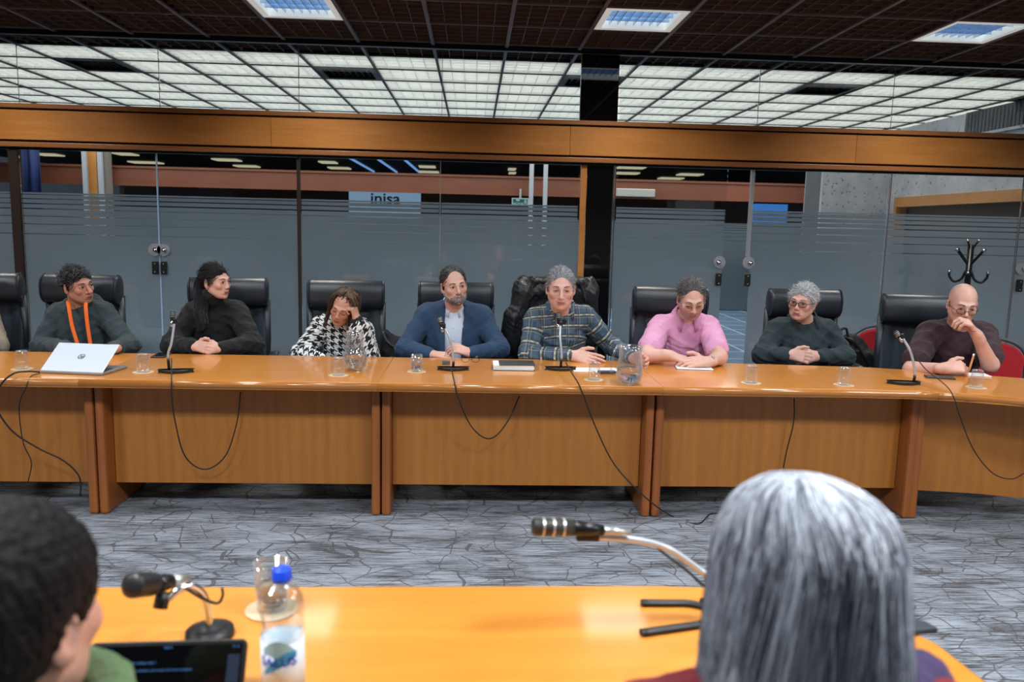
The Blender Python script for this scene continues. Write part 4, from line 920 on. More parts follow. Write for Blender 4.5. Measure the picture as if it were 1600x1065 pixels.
def folds(amp, wl, seed=0, aniso=(1, 1, 1)):
    an = np.array(aniso)
    def f(p):
        q = (p*an+seed*3.7)*(2*math.pi/wl); d = 0
        w_ = .8*np.sin(q@_K[0]*.45+_PH[0]); 
        for i in range(1, 5): s = np.sin(q@_K[i]*(.7+.18*i)+_PH[i]+w_*2); d = d+(1-2*np.abs(s)**.8)*.5*(1 if i < 3 else .6)
        return -amp*d*.45
    return f
def lumps(amp, wl, seed=0, aniso=(1, 1, 1)):
    an = np.array(aniso)
    def f(p):
        q = (p*an+seed)*(2*math.pi/wl); return amp*(np.sin(q@_K[5]+_PH[5]+np.sin(q@_K[7]*.7))*.5+np.sin(q@_K[6]*1.6+_PH[6])*.35+np.sin(q@_K[8]*2.3)*.25)
    return f
class Fr:
    "local frame of a head: origin, rotation, scale"
    def __init__(s, c, R, k=1.0): s.c = np.array(c, float); s.R = np.array(R); s.k = k
    def __call__(s, x, y, z): return s.c+s.R@(np.array([x, y, z])*s.k)
    def inv(s, p): return (p-s.c)@s.R/s.k
    def cap(s, a, b, r1, r2=None, k=.01, op=1): return cap(s(*a), s(*b), r1*s.k, None if r2 is None else r2*s.k, k*s.k, op)
    def ell(s, c, r, k=.01, op=1, rot=None): return ell(s(*c), np.array(r)*s.k, s.R if rot is None else s.R@rot, k*s.k, op)
    def box(s, c, r, k=.005, op=1, rot=None, rr=.003): return boxp(s(*c), np.array(r)*s.k, s.R if rot is None else s.R@rot, rr*s.k, k*s.k, op)
def head_prims(h, jaw=1.0, nose=1.0, full=1.0, chin=1.0):
    P = [h.ell((0, .018, .034), (.074, .092, .080)), h.ell((0, -.035, -.022), (.060*full, .058, .078), .03), h.ell((0, -.042, -.072), (.046*jaw, .042, .036), .03),
         h.cap((-.05*jaw, -.0, -.055), (-.02, -.06, -.092), .018, .014, .03), h.cap((.05*jaw, -.0, -.055), (.02, -.06, -.092), .018, .014, .03),
         h.ell((0, -.078, -.098), (.018, .014, .013*chin), .015),
         h.ell((-.04*full, -.066, -.024), (.02, .018, .018), .02), h.ell((.04*full, -.066, -.024), (.02, .018, .018), .02),
         h.cap((-.036, -.080, .022), (-.012, -.088, .019), .0075, .0075, .02), h.cap((.036, -.080, .022), (.012, -.088, .019), .0075, .0075, .02),
         h.ell((-.031, -.101, .0), (.017, .014, .010), .012, -1), h.ell((.031, -.101, .0), (.017, .014, .010), .012, -1),
         h.ell((-.031, -.077, .001), (.0155, .013, .0125), .004), h.ell((.031, -.077, .001), (.0155, .013, .0125), .004),
         h.cap((0, -.090, .012), (0, -.109*nose, -.028), .0065, .0105*nose, .010), h.ell((0, -.112*nose, -.031), (.0115, .011, .0095), .006),
         h.ell((-.012, -.1, -.036), (.0075, .010, .0075), .005), h.ell((.012, -.1, -.036), (.0075, .010, .0075), .005),
         h.ell((-.007, -.108, -.043), (.0035, .005, .003), .003, -1), h.ell((.007, -.108, -.043), (.0035, .005, .003), .003, -1),
         h.ell((0, -.084, -.062), (.027, .014, .018), .015),
         h.cap((-.019, -.092, -.063), (0, -.099, -.0595), .0035, .0052, .004), h.cap((.019, -.092, -.063), (0, -.099, -.0595), .0035, .0052, .004),
         h.cap((-.015, -.092, -.0705), (.015, -.092, -.0705), .0058, .0058, .004), 
         h.cap((-.022, -.094, -.0655), (.022, -.094, -.0655), .0018, .0018, .003, -1),
         h.cap((-.013, -.1, -.047), (-.028, -.088, -.062), .0018, .002, .006, -1), h.cap((.013, -.1, -.047), (.028, -.088, -.062), .0018, .002, .006, -1)]
    for s in (-1, 1):
        r = rotz(s*.35)
        P += [h.ell((s*.077, .012, -.012), (.007, .019, .031), .005, 1, r), h.ell((s*.084, .008, -.008), (.006, .011, .020), .004, -1, r), h.ell((s*.074, .004, -.034), (.007, .010, .012), .005)]
    return P
def hand_prims(W, f, n, side, curl=(25, 30, 20), spread=.04, s=1.0, thumb=(.5, .3), tip=None, fcurl=None):
    f = nz(f); n = np.array(n, float); n = nz(n-f*(n@f)); l = np.cross(f, n)*side; P = []; W = np.array(W, float)
    P.append(cap(W-f*.03*s, W+f*.012*s, .0225*s, .023*s, .02)); L = [1.0, 1.08, 1.0, .8]
    for i in range(4):
        q = (1.5-i)*.0195*s; kn = W+f*(.088-.004*abs(i-1.2))*s+l*q; P.append(cap(W+f*.012*s+l*q*.55, kn, .0135*s, .0105*s, .016*s))
    for i in range(4):
        q = (1.5-i)*.0195*s; p = W+f*(.088-.004*abs(i-1.2))*s+l*q; d = nz(f+l*(1.5-i)*spread); a = 0
        for j, (ln, r0, r1) in enumerate(((.042, .0098, .0088), (.027, .0086, .0078), (.021, .0078, .0066))):
            cu = curl[j] if fcurl is None else fcurl[i][j]
            a += math.radians(cu); dd = d*math.cos(a)+n*math.sin(a); e = p+dd*ln*L[i]*s
            P.append(cap(p, e, r0*s, r1*s, .0035)); p = e
    t0 = W+f*.022*s+l*.018*s+n*.006*s; t1 = t0+nz(f*.75+l*.75+n*thumb[0])*.042*s; t2 = t1+nz(f*.95+l*.35+n*(thumb[0]*.6))*.032*s; t3 = t2+nz(f+l*(.1-thumb[1])+n*.1)*.026*s
    P += [cap(t0, t1, .0165*s, .0125*s, .014), cap(t1, t2, .0115*s, .0102*s, .004), cap(t2, t3, .0102*s, .0082*s, .004)]
    return P
TONES = {'pale': srgb(226, 180, 164), 'mid': srgb(212, 160, 140), 'tan': srgb(202, 150, 128)}
def skin_col(v, h, tone, stub=0, scalp=0, red=1.0, lips=(190, 116, 108)):
    q = h.inv(v); c = np.tile(np.array(tone[:3]), (len(v), 1)); hd = np.linalg.norm(q, axis=1) < .2
    def g(cx, cy, cz, sx, sy, sz): return np.exp(-(((np.abs(q[:, 0])-cx)/sx)**2+((q[:, 1]-cy)/sy)**2+((q[:, 2]-cz)/sz)**2))*hd
    def mixc(w_, col): nonlocal c; w_ = np.clip(w_, 0, 1)[:, None]; c = c*(1-w_)+np.array(col[:3])*w_
    mixc(.20*red*g(.045, -.07, -.03, .022, .04, .02), srgb(205, 110, 100)); mixc(.25*red*g(0, -.11, -.032, .014, .02, .014), srgb(200, 100, 92))
    mixc(.25*g(.03, -.09, -.004, .018, .03, .012), srgb(120, 76, 70))
    w_ = (q[:, 1] < -.088)*(np.abs(q[:, 0]) < .022)*(q[:, 2] < -.057)*(q[:, 2] > -.077); mixc(.75*w_*hd, srgb(*lips))
    mixc(.9*(q[:, 1] < -.086)*(np.abs(q[:, 0]) < .021)*(np.abs(q[:, 2]+.0655) < .0012), srgb(120, 66, 62))
    if stub:
        w_ = np.clip((-.04-q[:, 2])/.015, 0, 1)*np.clip((.02-q[:, 1])/.02, 0, 1)*hd*(q[:, 2] > -.125); lipm = g(0, -.1, -.066, .018, .03, .006); mixc(stub*w_*(1-lipm), srgb(128, 118, 116))
    if scalp: w_ = np.clip((q[:, 2]-.045-.5*(q[:, 1]*-1)+.0)/.02, 0, 1)*hd*np.clip((q[:, 1]+.02)/.04, 0, 1); mixc(scalp*w_, srgb(140, 120, 116))
    return np.concatenate([c, np.ones((len(v), 1))], 1)
def eyes(par, h, gx=0.0, closed=0.0, brow=(40, 34, 32), browth=.0032, bz=.0235):
    bm_ = MBROW.setdefault(brow, simple('eyebrow_%d' % len(MBROW), srgb(*brow), .8))
    for s in (-1, 1):
        op = .0052*(1-closed)
        if op > .0012:
            e = MB(); n = 20; mm = 6; vs = []
            for j in range(mm+1):
                for i in range(n):
                    a = 2*math.pi*i/n; r = j/mm; x = .0135*math.cos(a)*r; z = op*math.sin(a)*r*(1-.25*abs(math.cos(a))); y = -.0912+.006*(x/.0135)**2+.002*r*r*0
                    vs.append(h(s*.031+x, y, .001+z))
            fs = [(j*n+i, j*n+(i+1) % n, (j+1)*n+(i+1) % n, (j+1)*n+i) for j in range(mm) for i in range(n)]
            e.add(vs, fs); o = e.build('eye', M['eyewhite'], par, True)
            d = MB(); cx = s*.031+gx*.006; nn = 14
            vs = [h(cx, -.0924, .0012)]+[h(cx+.0052*math.cos(2*math.pi*i/nn), -.0918, .0012+min(op*.85, .0052)*math.sin(2*math.pi*i/nn)) for i in range(nn)]
            d.add(vs, [(0, 1+i, 1+(i+1) % nn) for i in range(nn)]).build('iris', M['iris'], o, True)
        up = [h(s*.031+x, -.0925+.0065*(x/.0145)**2, .001+(op*(1-(x/.0145)**2)+.0004 if closed < .7 else -.0055*(1-(x/.0145)**2)+.001)) for x in np.linspace(-.0145, .0145, 9)]
        MB().tube(up, [.0006, .0011, .0014, .0015, .0016, .0015, .0014, .0011, .0006], 6).build('lash_line', M['lash'], par, True)
        bp = [h(s*x, -.0950+ (x-.014)**2*13, bz+z) for x, z in ((.012, -.002), (.020, .001), (.030, .003), (.040, .002), (.047, -.003))]
        MB().tube(bez(bp, 3), [browth*k_ for k_ in np.interp(np.linspace(0, 1, 13), [0, .3, 1], [.8, 1, .45])], 8, flat=(1, .7)).build('eyebrow', bm_, par, True)
MBROW = {}
def specs(par, h, mat, y0=-.104, thick=.0014, w_=.023, hh=.016, z0=-.003, name='eyeglasses'):
    m_ = MB()
    for s in (-1, 1):
        pts = []
        for a in np.linspace(0, 2*math.pi, 25): x = s*.031+w_*np.sign(math.cos(a))*abs(math.cos(a))**.75; z = z0+hh*np.sign(math.sin(a))*abs(math.sin(a))**.75; pts.append(h(x, y0+.012*(x/.055)**2, z))
        m_.tube(pts, thick, 6, False)
        m_.tube([h(s*.054, y0+.012, z0+.006), h(s*.072, -.06, z0+.006), h(s*.078, .0, z0+.004)], thick, 6)
    m_.tube([h(-.009, y0+.001, z0+.004), h(0, y0-.001, z0+.007), h(.009, y0+.001, z0+.004)], thick, 6)
    o = m_.build(name, mat, par, True)
    for s in (-1, 1):
        l = MB(); vs = [h(s*.031, y0+.003, z0)]+[h(s*.031+w_*.96*math.cos(a), y0+.012*((s*.031+w_*math.cos(a))/.055)**2, z0+hh*.96*math.sin(a)) for a in np.linspace(0, 2*math.pi, 20, endpoint=False)]
        l.add(vs, [(0, 1+i, 1+(i+1) % 20) for i in range(20)]).build('lens', M['clearlens'], o, True)
    return o
def body_frame(SA, SB, Q):
    lat = nz(SB-SA); mid = (SA+SB)/2; up = nz(mid-Q); fwd = nz(np.cross(up, lat))*1.0
    if fwd[1] > 0: fwd = -fwd
    up = up; R = np.array([lat, -fwd, up]).T; return mid, lat, fwd, up, R
def torso(SA, SB, Q, g=1.0, belly=1.0, infl=0.0, k=.05):
    mid, lat, fwd, up, R = body_frame(SA, SB, Q); hw = np.linalg.norm(SB-SA)/2
    return [ell(mid-up*.15+fwd*.01, (hw*.98+infl, .118*g+infl, .20+infl), R, k), ell(mid-up*.33+fwd*.03*belly, (.165*g+infl, .135*belly*g+infl, .17), R, k),
            ell(Q+up*.02, (.18*g+infl, .14*g+infl, .12), R, k), cap(SA+lat*.02-up*.0, SB-lat*.02, .058+infl, None, k),
            cap(mid+up*.045+nz(-fwd)*.01, SA+lat*.03+up*.01, .05+infl, .045+infl, k), cap(mid+up*.045-fwd*.01, SB-lat*.03+up*.01, .05+infl, .045+infl, k)]
def garment_uv(v, SA, SB, Q, arms):
    mid, lat, fwd, up, R = body_frame(SA, SB, Q); q = (v-mid)@R; uv = np.stack([q[:, 0], q[:, 2]+.9*q[:, 1], np.zeros(len(v))], -1)
    best = np.full(len(v), .075); 
    for (a, b, r, t0) in arms:
        ba = b-a; L = np.linalg.norm(ba); d = ba/L; t = (v-a)@d; tt = np.clip(t, 0, L); rel = v-a-tt[:, None]*d; dist = np.linalg.norm(rel, axis=1)
        x = np.cross(d, [0, 1, 0.2]); x = nz(x); y = np.cross(d, x); ang = np.arctan2(rel@y, rel@x); m = (dist < best) & (t > .02)
        uv[m, 0] = ang[m]*.05; uv[m, 1] = -(t[m]+t0); best = np.where(m, dist, best)
    return uv
def person(S):
    "S: dict of the pose; A is the viewer's left side, B the right"
    W3 = lambda q: V(q[0], q[1], Y=q[2])
    SA, SB, EA, EB, WA, WB = (W3(S[k]) for k in ('SA', 'SB', 'EA', 'EB', 'WA', 'WB')); hc = W3(S['head'])
    for q_, r_ in ((EA, .052), (EB, .052), (WA, .034), (WB, .034)):     # forearms rest on the table top, not in it
        if q_[1] < 4.75 and q_[0] < 2.4 or q_[1] < 4.55: q_[2] = max(q_[2], TZ+r_)
    mid0 = (SA+SB)/2; Q = np.array([mid0[0]+S.get('lean', 0), S.get('hipY', 5.2), .56]); g = S.get('g', 1.0)
    mid, lat, fwd, up, R = body_frame(SA, SB, Q)
    h = Fr(hc, rotz(R_(S['yaw']))@rotx(R_(S['pitch']))@roty(R_(S['roll'])), S.get('hs', 1.0)); vox = S.get('vox', .0035)
    P = head_prims(h, *S.get('hp', (1, 1, 1, 1)))
    nb = mid+up*.04-fwd*.01; P += [cap(h(0, .028, -.07), nb, .052*S.get('nk', 1), .060*S.get('nk', 1), .03), cap(nb, Q, .08, .09, .04)]
    arms = []
    fa = S.get('fr', 1.0)
    for s_, e_, w_ in ((SA, EA, WA), (SB, EB, WB)):
        P += [cap(nb, s_, .05, .045, .03), cap(s_, e_, .045*fa, .04*fa, .02), cap(e_, w_-nz(w_-e_)*.0, .043*fa, .026*fa, .02)]
    P += hand_prims(WA, S['hA'][0], S['hA'][1], 1, *S['hA'][2:3], **S.get('hAk', {})); P += hand_prims(WB, S['hB'][0], S['hB'][1], -1, *S['hB'][2:3], **S.get('hBk', {}))
    knees = []
    for s_ in (-1, 1):
        hip = Q+lat*s_*.09+np.array([0, 0, -.02]); kn = np.array([hip[0]+s_*.05, 4.74+.02*s_, .50]); ft = np.array([kn[0], 4.80, .09]); knees.append((hip, kn, ft))
        P += [cap(hip, kn, .06, .045, .03), cap(kn, ft, .042, .03, .02), cap(ft, ft+[0, -.12, -.045], .03, .03, .02)]
    loc = (float(Q[0]), float(Q[1]), 0.0)
    v, f = poly(P, vox)
    body = npmesh('person', v, f, M['skin'], loc=loc, attrs={'tint': ('FLOAT_COLOR', skin_col(v, h, TONES[S.get('tone', 'mid')], S.get('stub', 0), S.get('scalp', 0), S.get('red', 1.0), S.get('lips', (190, 116, 108))))})
    tag(body, S['label'], 'person')
    eyes(body, h, S.get('gx', 0), S.get('closed', 0), S.get('brow', (40, 34, 32)), S.get('browth', .0032), S.get('bz', .0235))
    # trousers and shoes
    T = []; F = []
    for hip, kn, ft in knees: T += [cap(hip, kn, .092*g, .068, .05), cap(kn, ft+[0, 0, .02], .062, .05, .03)]; F += [cap(ft+[0, .03, -.03], ft+[0, -.15, -.05], .045, .036, .02)]
    T.append(ell(Q, (.19*g, .15*g, .12), None, .05)); v, f = poly(T, .012); npmesh('trousers', v, f, M['trouser'], body)
    for i in (0, 1): v, f = poly(F[i:i+1], .009); npmesh('shoe', v, f, M['shoe'], body)
    # garment
    infl = S.get('infl', .012); Gp = torso(SA, SB, Q, g, S.get('belly', 1.0), infl)
    ar = S.get('ar', 1.0); arms = []
    for s_, e_, w_, cut in ((SA, EA, WA, S.get('cutA', 1)), (SB, EB, WB, S.get('cutB', 1))):
        if cut < .5:  # short sleeve
            m_ = s_+(e_-s_)*S.get('slv', .75); Gp += [cap(s_, m_, .066*ar, .068*ar, .025)]; arms.append((s_, e_, .07, 0))
        else:
            we = e_+(w_-e_)*(cut if cut < 1 else .93); L = np.linalg.norm(e_-s_)
            Gp += [cap(s_, e_, .064*ar, .055*ar, .025), cap(e_, we, .056*ar, (.040 if cut == 1 else .055)*ar, .03)]
            if cut == 1: Gp.append(cap(we-nz(w_-e_)*.03, we+nz(w_-e_)*.004, .038*ar, .037*ar, .004))
            arms += [(s_, e_, .07, 0), (e_, we, .06, L)]
    Gp += S.get('extra', lambda h, mid, lat, fwd, up, R, nb: [])(h, mid, lat, fwd, up, R, nb)
    fd = folds(S.get('fold', .007)*1.7, S.get('fwl', .15), S['seed'], (1, 1, 1.3)); an2 = folds(.009, .065, S['seed']+5, (1, 1, 1.8))
    els = [EA, EB, SA-up*.09, SB-up*.09]
    def disp(p):
        d = fd(p); w_ = 0
        for e_ in els: w_ = np.maximum(w_, np.exp(-((p-e_)**2).sum(-1)/.008)) if not np.isscalar(w_) else np.exp(-((p-e_)**2).sum(-1)/.008)
        return d*.8+an2(p)*(w_+.12)
    v, f = poly(Gp, S.get('gvox', .0065), disp)
    at = {'guv': ('FLOAT_VECTOR', garment_uv(v, SA, SB, Q, arms))}
    gar = npmesh(S['gname'], v, f, M[S['gmat']], body, attrs=at)
    S['fn'](body, h, dict(SA=SA, SB=SB, EA=EA, EB=EB, WA=WA, WB=WB, Q=Q, mid=mid, lat=lat, fwd=fwd, up=up, R=R, nb=nb, gar=gar, infl=infl)) if 'fn' in S else None
    return body
def hairmesh(body, h, prims, mat, vox=.0035, disp=None, name='hair', clipmask=None):
    v, f = poly(prims, vox, disp); return npmesh(name, v, f, M[mat], body)
def capprims(h, th=.008, face=(0, -.10, -.035), fr=(.072, .078, .105), back=-.05):
    P = [h.ell((0, .018, .036), (.074+th, .092+th, .080+th)), h.ell((0, .05, -.01), (.062+th, .052+th, .07), .02)]
    P += [h.ell(face, fr, .006, -1), h.box((0, 0, -.20+back), (.2, .2, .12), .01, -1)]
    for s in (-1, 1): P.append(h.ell((s*.09, -.002, -.018), (.022, .022, .034), .005, -1))
    return P

def strands(body, name, mat_cols, path, n, r, seed, mat):
    rg = np.random.default_rng(seed); V_, F_, C_ = [], [], []; base = 0
    for i in range(n):
        p = path(i, rg)
        if p is None: continue
        p = np.array(p); m_ = len(p)
        t = np.gradient(p, axis=0); t /= np.linalg.norm(t, axis=1)[:, None]+1e-9; u = np.cross(t, [.3, .9, .1]); u /= np.linalg.norm(u, axis=1)[:, None]+1e-9; w_ = np.cross(t, u)
        rr = r*np.interp(np.linspace(0, 1, m_), [0, .1, .7, 1], [.7, 1, .9, .15])[:, None]
        ring = np.stack([p+u*rr, p-u*.5*rr+w_*.87*rr, p-u*.5*rr-w_*.87*rr], 1).reshape(-1, 3); V_.append(ring)
        a = np.arange(m_-1)[:, None]*3+base
        for k in range(3): F_.append(np.concatenate([a+k, a+(k+1) % 3, a+3+(k+1) % 3, a+3+k], 1))
        col = mat_cols(rg); C_.append(np.tile(np.array(list(col[:3])+[1.]), (m_*3, 1))); base += m_*3
    return npmesh(name, np.concatenate(V_), np.concatenate(F_), mat, body, attrs={'tint': ('FLOAT_COLOR', np.concatenate(C_))})
tD = NT('dark_strand_hair'); tD.pbr(tD.n('ShaderNodeAttribute', attribute_name='tint').outputs[0], .6, Specular_IOR_Level=.12); M['strand_dark'] = tD.m
tS = NT('strand_hair'); tS.pbr(tS.n('ShaderNodeAttribute', attribute_name='tint').outputs[0], .42, Specular_IOR_Level=.4); M['strand'] = tS.m
def pal(*cols):
    L = [np.array(srgb(*q)[:3]) for q in cols]; return lambda rg: L[rg.integers(len(L))]*rg.uniform(.8, 1.2)
def scalp(body, h, n, length, cols, seed, flow=(0, 1, -.1), out=.5, rnd=.3, grav=.15, th=.004, face=(0, -.1, -.035), fr=(.070, .076, .104), extra=None, low=-.075, r=.0011, soft=.12, side=-.5, curl=0):
    face = np.array(face); fr = np.array(fr); C0 = np.array([0, .018, .035]); flow = np.array(flow, float)
    def path(i, rg):
        for _ in range(12):
            u = rg.normal(size=3); u /= np.linalg.norm(u); R3 = np.array([.074, .092, .080])+th; q = C0+R3*u
            if q[2] < low: continue
            if (((q-face)/fr)**2).sum() < 1+rg.uniform(-soft, soft): continue
            if abs(q[0]) > .066 and -.02 < q[1] < .030 and q[2] < .018: continue
            if extra is not None and extra(q, rg): continue
            break
        else: return None
        nrm_ = nz(u/R3); f_ = flow+np.array([0, 0, side*abs(u[0])**2]); f_ = f_-nrm_*(f_@nrm_); f_ = f_/(np.linalg.norm(f_)+1e-6)
        v = nz(f_+nrm_*out+rg.normal(size=3)*rnd); L = length*rg.uniform(.6, 1.2); pts = [q-nrm_*.003]; ph = rg.uniform(0, 6.28)
        for k in range(5):
            v = nz(v+np.array([0, 0, -grav])+(rg.normal(size=3)*curl)); q = q+v*L/5; e = (q-C0)/(R3+.001); m_ = np.linalg.norm(e)
            if m_ < 1.0 and q[2] > -.03: q = C0+(R3+.001)*e/m_
            pts.append(q.copy())
        return [h(*p) for p in pts]
    return strands(body, 'hair_strands', cols, path, n, r*h.k, seed, M['strand'])

def set_guv(o, sx=1.0):
    n = len(o.data.vertices); a = o.data.attributes.new('guv', 'FLOAT_VECTOR', 'POINT'); co = np.zeros(n*3, np.float32); o.data.vertices.foreach_get('co', co); co = co.reshape(-1, 3)
    a.data.foreach_set('vector', np.stack([co[:, 0]*.8+co[:, 1]*.4, co[:, 2]*1.2-co[:, 0]*.5, co[:, 1]*0], -1).astype(np.float32).ravel())
# ------------------------------------------------------------------ people at the long table
def turtleneck(h, mid, lat, fwd, up, R, nb):
    c = h(0, .02, -.085); d = nz(nb-c); return [cap(c+d*.0, nb+d*.02, .064, .075, .01), cap(c+d*.012, c+d*.02, .068, .070, .004)]
def roundcollar(r=.07, t=.012):
    def f(h, mid, lat, fwd, up, R, nb):
        n_ = 14; pts = [nb+lat*r*1.02*math.cos(a)+(-fwd)*r*1.0*math.sin(a)+up*(.018+.02*math.sin(a))*1.0 for a in np.linspace(0, 2*math.pi, n_+1)]
        return [cap(a, b, t, None, .004) for a, b in zip(pts[:-1], pts[1:])]
    return f
def collar_strip(body, D, mat, r=.07, lab=None, h0=.035, spread=.02, openf=.35, dz=.0, name='collar'):
    "folded shirt collar: two wings around the neck, open at the front"
    nb, lat, fwd, up = D['nb'], D['lat'], D['fwd'], D['up']; m_ = MB(); n = 22
    A = np.linspace(openf, 2*math.pi-openf, n); vs = []
    for a in A:
        dr = lat*math.sin(a)+fwd*math.cos(a); front_ = (math.cos(a)+1)/2
        base = nb+up*(.072-.055*front_+dz)+dr*(r*.86+.012*front_)
        vs += [base+up*h0*.8, base+up*h0+dr*.006, base+dr*(spread+.018*front_)+up*(-.006-.030*front_**3)]
    fs = []
    for i in range(n-1):
        for k in range(2): fs.append((i*3+k, (i+1)*3+k, (i+1)*3+k+1, i*3+k+1))
    o = m_.add(vs, fs).build(name, M[mat], body, True); s = o.modifiers.new('s', 'SOLIDIFY'); s.thickness = .003; s.offset = 0
    return o
def p1fn(b, h, D):
    hairmesh(b, h, capprims(h, .004, (0, -.098, -.04), (.072, .070, .098), -.0), 'hair_dark', .0035)
    scalp(b, h, 1500, .036, pal((34, 34, 38), (52, 52, 58), (92, 94, 100), (128, 130, 136)), 1, (0, .2, .5), 1.1, .6, .1, face=(0, -.098, -.04), fr=(.072, .070, .098), curl=.75, side=-.2)
    nb, lat, fwd, up = D['nb'], D['lat'], D['fwd'], D['up']
    # hood lying behind the neck and at the sides, drawstring lanyard
    pts = [nb+lat*.105*math.cos(a)-fwd*.085*math.sin(a)+up*(.0+.045*max(0, math.sin(a))) for a in np.linspace(-.9, math.pi+.9, 15)]
    v, f = poly([cap(a, c_, .03, None, .02) for a, c_ in zip(pts[:-1], pts[1:])], .006, folds(.004, .07, 2)); npmesh('hood', v, f, M['hoodie'], b)
    m_ = MB(); 
    for pxs in (((106, 470, 0), (108, 482, 1), (113, 510, 1), (122, 540, 1)), ((135, 468, 0), (134, 480, 1), (137, 510, 1), (142, 542, 1))):
        pts = [V(x, y, Y=4.975-.0*i) for i, (x, y, _) in enumerate(pxs)]
        fr_ = float(D['mid'][1])-.16; pts = [V(x, y, Y=yy) for (x, y, _), yy in zip(pxs, (fr_+.05, fr_-.0, fr_-.018, fr_-.03))]
        m_.tube(bez(pts, 5), .011, 8, flat=(1, .12) if False else (.16, 1))
    m_.build('lanyard', M['orange'], b, True, label='orange ribbon lanyard'); MB().box(V(122, 543, Y=float(D['mid'][1])-.19), (.02, .006, .025)).build('lanyard_clip', M['steel'], b)
person(dict(seed=1, label='person in a dark hoodie with an orange lanyard looking sideways behind the laptop', head=(121, 444, 5.02), yaw=60, pitch=6, roll=-12, hs=.98, hp=(1, 1.08, .95, 1), tone='tan', stub=.35, gx=.35, brow=(34, 30, 30),
    SA=(90, 492, 5.12), SB=(164, 490, 5.12), EA=(64, 540, 5.02), EB=(203, 540, 5.02), WA=(108, 556, 4.70), WB=(176, 556, 4.70),
    hA=((.8, -.3, -.1), (0, -.1, -1), (20, 20, 15)), hB=((-.8, -.3, -.1), (0, -.1, -1), (20, 20, 15)), gname='hoodie', gmat='hoodie', fold=.011, fn=p1fn, infl=.018, ar=1.1))
def p2fn(b, h, D):
    P = capprims(h, .007, (0, -.098, -.036), (.068, .070, .096), .02)
    t = [h.ell((0, .105, .02), (.028, .028, .03), .015)]
    nb, lat, fwd, up = D['nb'], D['lat'], D['fwd'], D['up']
    q = [h(0, .11, .02), h(-.01, .13, -.04)]+[V(x, y, Y=yy) for x, y, yy in ((314, 470, 5.0), (313, 490, 4.93), (318, 508, 4.90), (311, 520, 4.885))]
    q = bez(q, 4); r = np.interp(np.linspace(0, 1, len(q)), [0, .2, .5, .8, 1], [.022, .032, .034, .026, .008])
    t += [cap(a, c, r[i], r[i+1], .01) for i, (a, c) in enumerate(zip(q[:-1], q[1:]))]
    hairmesh(b, h, capprims(h, .003, (0, -.098, -.036), (.068, .070, .096), .02)+t, 'hair_dark', .0035, lumps(.003, .03, 4, (2.2, 2.2, .35)))
    ck = pal((16, 14, 17), (24, 21, 25), (38, 35, 40), (60, 58, 64))
    scalp(b, h, 1600, .08, ck, 2, (0, 1, -.3), .0, .04, .03, th=.001, fr=(.068, .070, .096), side=-.25, soft=.04)
    qa = np.array(q)
    def tail(i, rg):
        m_ = len(qa); s0 = rg.uniform(0, .35); o_ = rg.normal(size=3); o_ /= np.linalg.norm(o_); rad = rg.uniform(.75, 1.1); fin = rg.uniform(.75, 1.08); ph = rg.uniform(0, 6.28); P_ = []
        for t in np.linspace(s0, min(fin, 1.0), 10):
            x = t*(m_-1); k = min(int(x), m_-2); p = qa[k]+(qa[k+1]-qa[k])*(x-k); rr_ = np.interp(x, range(m_), r)*rad+.002; o2 = o_+np.array([math.sin(ph+t*5), math.cos(ph+t*4), 0])*.2; P_.append(p+o2*rr_)
        return P_
    strands(b, 'ponytail_strands', ck, tail, 700, .0011, 22, M['strand'])
    MB().lathe([(0, -.005), (.005, 0), (0, .005)], 10, h(-.083, .0, -.045)).build('earring', M['steel'], b, True)
person(dict(seed=2, label='person in a black turtleneck with long dark ponytail looking to the side', head=(337, 439, 5.02), yaw=64, pitch=3, roll=-2, hs=.92, hp=(.88, .95, .96, .9), tone='pale', gx=.3, brow=(30, 24, 24), browth=.0026, lips=(176, 96, 100), nk=.85,
    SA=(303, 489, 5.12), SB=(370, 488, 5.12), EA=(268, 538, 4.98), EB=(396, 538, 4.98), WA=(303, 541, 4.80), WB=(345, 544, 4.80), extra=turtleneck,
    hA=((.85, -.35, .0), (.2, .9, -.3), (45, 45, 30)), hB=((-.85, -.18, -.02), (-.2, .9, -.25), (45, 45, 30)), hAk=dict(s=.92, thumb=(-.2, .1)), hBk=dict(s=.92, thumb=(.1, .1)), gname='sweater', gmat='blackknit', fold=.009, fn=p2fn, infl=.016, ar=1.18, g=.95))
